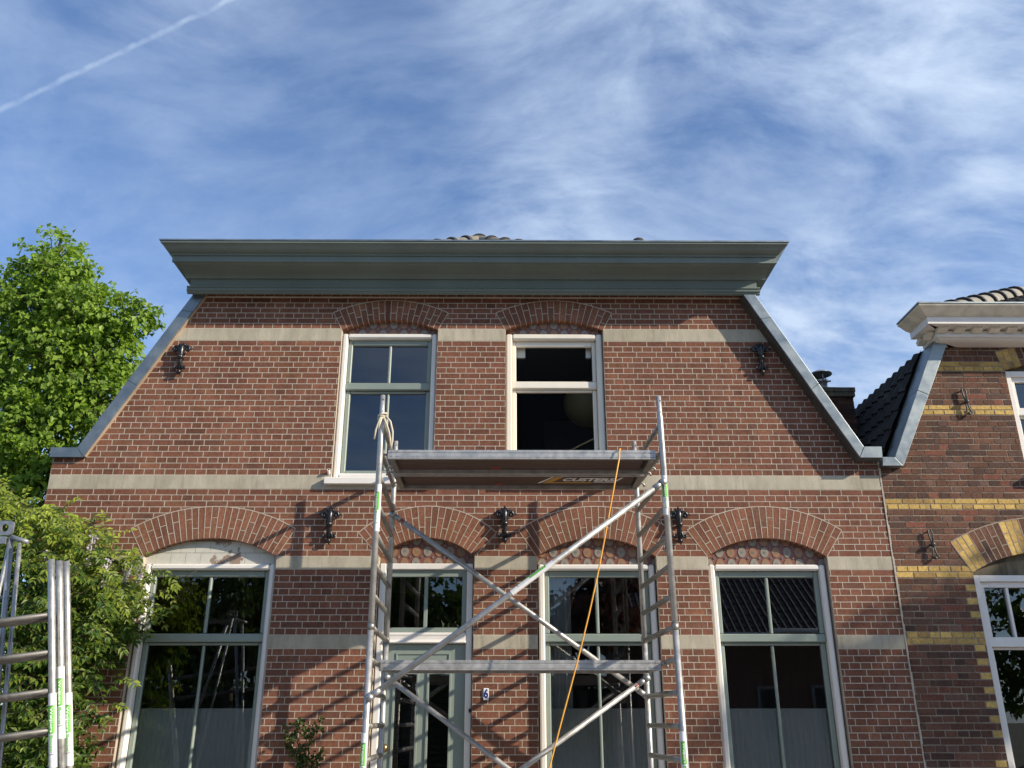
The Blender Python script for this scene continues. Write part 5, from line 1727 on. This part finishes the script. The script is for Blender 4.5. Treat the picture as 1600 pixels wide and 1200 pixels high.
# ================================================================== inside the windows
def curtain(x0, x1, z0, z1, y, amp, wl, mat, label, name='curtain', hem=True, gap=None):
    m = MB(); n = int((x1-x0)/wl*8)
    r = random.Random(int(x0*1000) + 7)
    ph = [r.uniform(-0.5, 0.5) for _ in range(n+2)]
    v = []; f = []
    for z in (z0, z1):
        for i in range(n+1):
            x = x0 + (x1-x0)*i/n
            v.append((x, y + amp*sin(2*pi*(x-x0)/wl + ph[i]*0.6) * (1.0 if z == z0 else 0.7), z))
    for i in range(n): f.append((i, i+1, n+2+i, n+1+i))
    m.add(v, f, smooth=True)
    if hem: m.add([(x0, y-amp-0.002, z1-0.018), (x1, y-amp-0.002, z1-0.018), (x1, y-amp-0.002, z1), (x0, y-amp-0.002, z1)], [(0,1,2,3)])
    return tag(m.build(name, mat), label, 'curtain')
curtain(-3.60, -2.42, 0.55, 1.72, 0.185, 0.007, 0.05, M['sheer'], 'half height sheer curtain in the window left of the door')
curtain(0.40, 1.43, 0.55, 1.72, 0.185, 0.007, 0.05, M['sheer'], 'half height sheer curtain in the window behind the scaffold')
curtain(2.14, 3.17, 0.55, 1.72, 0.185, 0.007, 0.05, M['sheer'], 'half height sheer curtain in the window near the party wall')
curtain(0.36, 0.66, 0.55, 3.05, 0.27, 0.025, 0.075, M['drape'], 'long pale drape at the left edge of the window behind the scaffold', 'drape', False)
ln = MB()
nr = 24
ln.sphere((0, 0, 0), 0.30, sz=0.97, n=28, m=20, tint=(0.5, 0.5, 0.5))
for i in range(1, nr):
    a = pi*i/nr
    ln.tube([(0.302*sin(a)*cos(2*pi*k/28), 0.302*sin(a)*sin(2*pi*k/28), -0.30*0.97*cos(a)) for k in range(28)], 0.0018, 3, closed=True, tint=(0.2, 0.2, 0.2))
ln.tube([(0, 0, 0.29), (0, 0, 0.62)], 0.003, 5, tint=(0, 0, 0))
tag(ln.build('paper_lantern', M['paper'], loc=(0.985, 1.0, 5.18)), 'round yellowish paper lantern hanging inside the cream upper window', 'lantern')

# ================================================================== across the street, seen only in the panes, and a street tree to the right
OP = Vector((9.5, -24, 0))
opp = tag(empty('opposite_house', tuple(OP)), 'tile roofed brick house across the street mirrored in the right window', 'house')
def oadd(m, n, mt, p=opp):
    q = m.build(n, mt, p)
    if p is opp: q.matrix_parent_inverse = Matrix.Translation(-OP)
    return q
oadd(MB().box(4.6, 15.5, -29, -21.0, 0, 4.3), 'wall', mortar_material('brown brick far wall', (0.16, 0.085, 0.06)))
rf = MB(); 
for i in range(14):
    k = i/14; k2 = (i+1)/14
    rf.add([(4.3, -20.6 - 4.4*k, 4.35 + 3.3*k + 0.03), (15.8, -20.6 - 4.4*k, 4.35 + 3.3*k + 0.03), (15.8, -20.6 - 4.4*k2, 4.35 + 3.3*k2), (4.3, -20.6 - 4.4*k2, 4.35 + 3.3*k2)], [(0,1,2,3)])
rf.add([(4.3, -25, 7.65), (15.8, -25, 7.65), (15.8, -29.4, 4.35), (4.3, -29.4, 4.35)], [(0,1,2,3)])
for i in range(46):
    x = 4.4 + i*0.25
    rf.tube([(x, -20.58, 4.40), (x, -24.98, 7.70)], 0.035, 5, caps=False)
oadd(rf, 'roof', plain('grey brown roof tile', (0.10, 0.085, 0.08), 0.6))
oadd(MB().tube([(4.3, -20.5, 4.32), (15.8, -20.5, 4.32)], 0.09, 8), 'gutter', M['white'])
for x in (5.6, 8.0, 10.4, 12.8):
    q = oadd(MB().box(x, x+1.2, -20.99, -20.93, 0.9, 2.7), 'window', M['room'])
    sub(MB().box(x+0.1, x+1.1, -20.929, -20.92, 1.0, 2.6), 'pane', M['black'], q)
def fartree(name, label, x, y, h, rx, rz, lm, seed, per=60, L=(0.16, 0.30), shell=0.4):
    r = random.Random(seed)
    lob = []
    for i in range(8):
        v = rvec(r)
        lob.append(((x + v.x*rx*0.55, y + v.y*rx*0.5, h - rz + v.z*rz*0.62), rx*0.55, rx*0.55, rz*0.5, 1.0))
    return tree(name, label, (x, y, -0.1), h*0.38, lob, per, 1.2, lm, seed, 'trees across the street', L=L, clump=0.42, twigs=False, shell=shell)
fartree('purple_tree', 'purple leaved tree across the street mirrored in the middle window', 2.4, -20.2, 6.9, 2.3, 2.3, M['pleaf'], 51, per=34)
fartree('street_tree', 'dark green tree across the street mirrored in the fanlight', -3.2, -21, 7.4, 2.4, 2.9, M['dleaf'], 52, per=60)
fartree('street_tree', 'broad dark green tree across the street mirrored in the left window', -9.3, -20.5, 7.6, 3.0, 3.2, M['dleaf'], 53, per=70)
fartree('street_tree', 'dark green tree across the street mirrored right of the tiled roof', 18.5, -20.5, 7.4, 2.8, 3.0, M['dleaf'], 54, per=50)
hv = Vector((-12, -24.1, 0)); hr = random.Random(77)
hedge = tag(empty('hedge', tuple(hv)), 'long clipped dark hedge behind the trees across the street', 'hedge')
o = MB().box(-29.8, 4.1, -24.45, -23.8, -0.1, 2.72).build('core', plain('hedge twigs', (0.02, 0.03, 0.012), 0.9), hedge); o.matrix_parent_inverse = Matrix.Translation(-hv)
hl = MB()
for i in range(9000):
    x = hr.uniform(-30, 4.3)
    if hr.random() < 0.75: p = Vector((x, -23.72 + hr.uniform(-0.10, 0.10) + 0.06*sin(x*2.1), hr.uniform(0, 2.85)))
    else: p = Vector((x, hr.uniform(-24.5, -23.7), 2.78 + 0.07*sin(x*1.7) + hr.uniform(-0.08, 0.12)))
    t = hr.random(); ll = hr.uniform(0.10, 0.20)
    leaf_quad(hl, p, rvec(hr), (rvec(hr) + Vector((0, 0.8, 0.3))).normalized(), ll, ll*0.6, (t, t, t), 0.3, 0.1)
o = hl.build('foliage', M['dleaf'], hedge); o.matrix_parent_inverse = Matrix.Translation(-hv)
tree('pavement_tree', 'slim young tree on the pavement to the right of both houses', (15.4, -5.0, 0), 5.2, [((14.8, -5.0, 7.75), 0.9, 0.8, 0.5, 1.0), ((15.9, -5.0, 8.0), 0.9, 0.8, 0.55, 1.0), ((15.5, -5.0, 7.3), 0.9, 0.8, 0.5, 0.8)], 60, 0.7, M['leaf'], 61, L=(0.10, 0.16), clump=0.30)

# ================================================================== red car parked before the neighbouring house, mirrored in its lower window
CP = Vector((7.75, -2.55, 0))
car = tag(empty('parked_car', tuple(CP)), 'red hatchback parked by the neighbouring house, mirrored in its lower window', 'car')
M['car_red'] = plain('deep red car paint', (0.30, 0.012, 0.014), 0.12)
M['tyre'] = plain('tyre rubber', (0.015, 0.015, 0.015), 0.8)
M['car_glass'] = plain('dark car glass', (0.01, 0.012, 0.013), 0.05)
def cadd(m, n, mt, p=car): return m.build(n, mt, p)
def loft(stations, n=14):
    """stations: (x, half width, z low, z high, squareness)"""
    v = []; f = []
    for (x, w, z0, z1, e) in stations:
        for k in range(n):
            a = 2*pi*k/n + pi/n
            c_, s_ = cos(a), sin(a)
            v.append((x, w*abs(c_)**e*(1 if c_ > 0 else -1), (z0+z1)/2 + (z1-z0)/2*abs(s_)**e*(1 if s_ > 0 else -1)))
    m = len(stations)
    for i in range(m-1):
        for k in range(n): f.append((i*n+k, i*n+(k+1) % n, (i+1)*n+(k+1) % n, (i+1)*n+k))
    f += [tuple(range(n-1, -1, -1)), tuple((m-1)*n + k for k in range(n))]
    return MB().add(v, f, smooth=True)
body = cadd(loft([(-2.02, 0.62, 0.42, 0.74, 0.6), (-1.95, 0.76, 0.26, 0.88, 0.5), (-1.6, 0.83, 0.19, 0.95, 0.45), (-0.8, 0.86, 0.17, 1.02, 0.42), (0.4, 0.87, 0.17, 1.03, 0.42), (1.3, 0.86, 0.18, 1.02, 0.42), (1.75, 0.80, 0.22, 0.98, 0.45), (1.93, 0.68, 0.34, 0.88, 0.55)]), 'body', M['car_red'])
cadd(loft([(-1.15, 0.66, 0.98, 1.03, 0.5), (-0.55, 0.68, 0.98, 1.34, 0.5), (-0.2, 0.66, 0.98, 1.42, 0.5), (0.7, 0.66, 0.98, 1.43, 0.5), (1.25, 0.64, 0.98, 1.36, 0.5), (1.72, 0.62, 0.96, 1.06, 0.5)]), 'cabin_glass', M['car_glass'])
cadd(loft([(-0.5, 0.60, 1.33, 1.37, 0.5), (-0.15, 0.61, 1.37, 1.445, 0.5), (0.7, 0.61, 1.38, 1.455, 0.5), (1.25, 0.59, 1.32, 1.385, 0.5)]), 'roof', M['car_red'])
for x in (-1.28, 1.22):
    for y in (-0.80, 0.80):
        w_ = cadd(MB().tube([(x, y-0.1, 0.30), (x, y+0.1, 0.30)], 0.30, 22), 'wheel', M['tyre'])
        s_ = -1 if y < 0 else 1
        cadd(MB().tube([(x, y+s_*0.09, 0.30), (x, y+s_*0.108, 0.30)], 0.20, 16), 'rim', M['steel'], w_)
for y in (-0.55, 0.55):
    cadd(MB().sphere((-1.93, y, 0.70), 0.13, sx=0.5, sz=0.7), 'headlight', M['enamel'])
    cadd(MB().sphere((1.86, y, 0.80), 0.12, sx=0.45, sz=1.1), 'tail_light', M['red_print'])
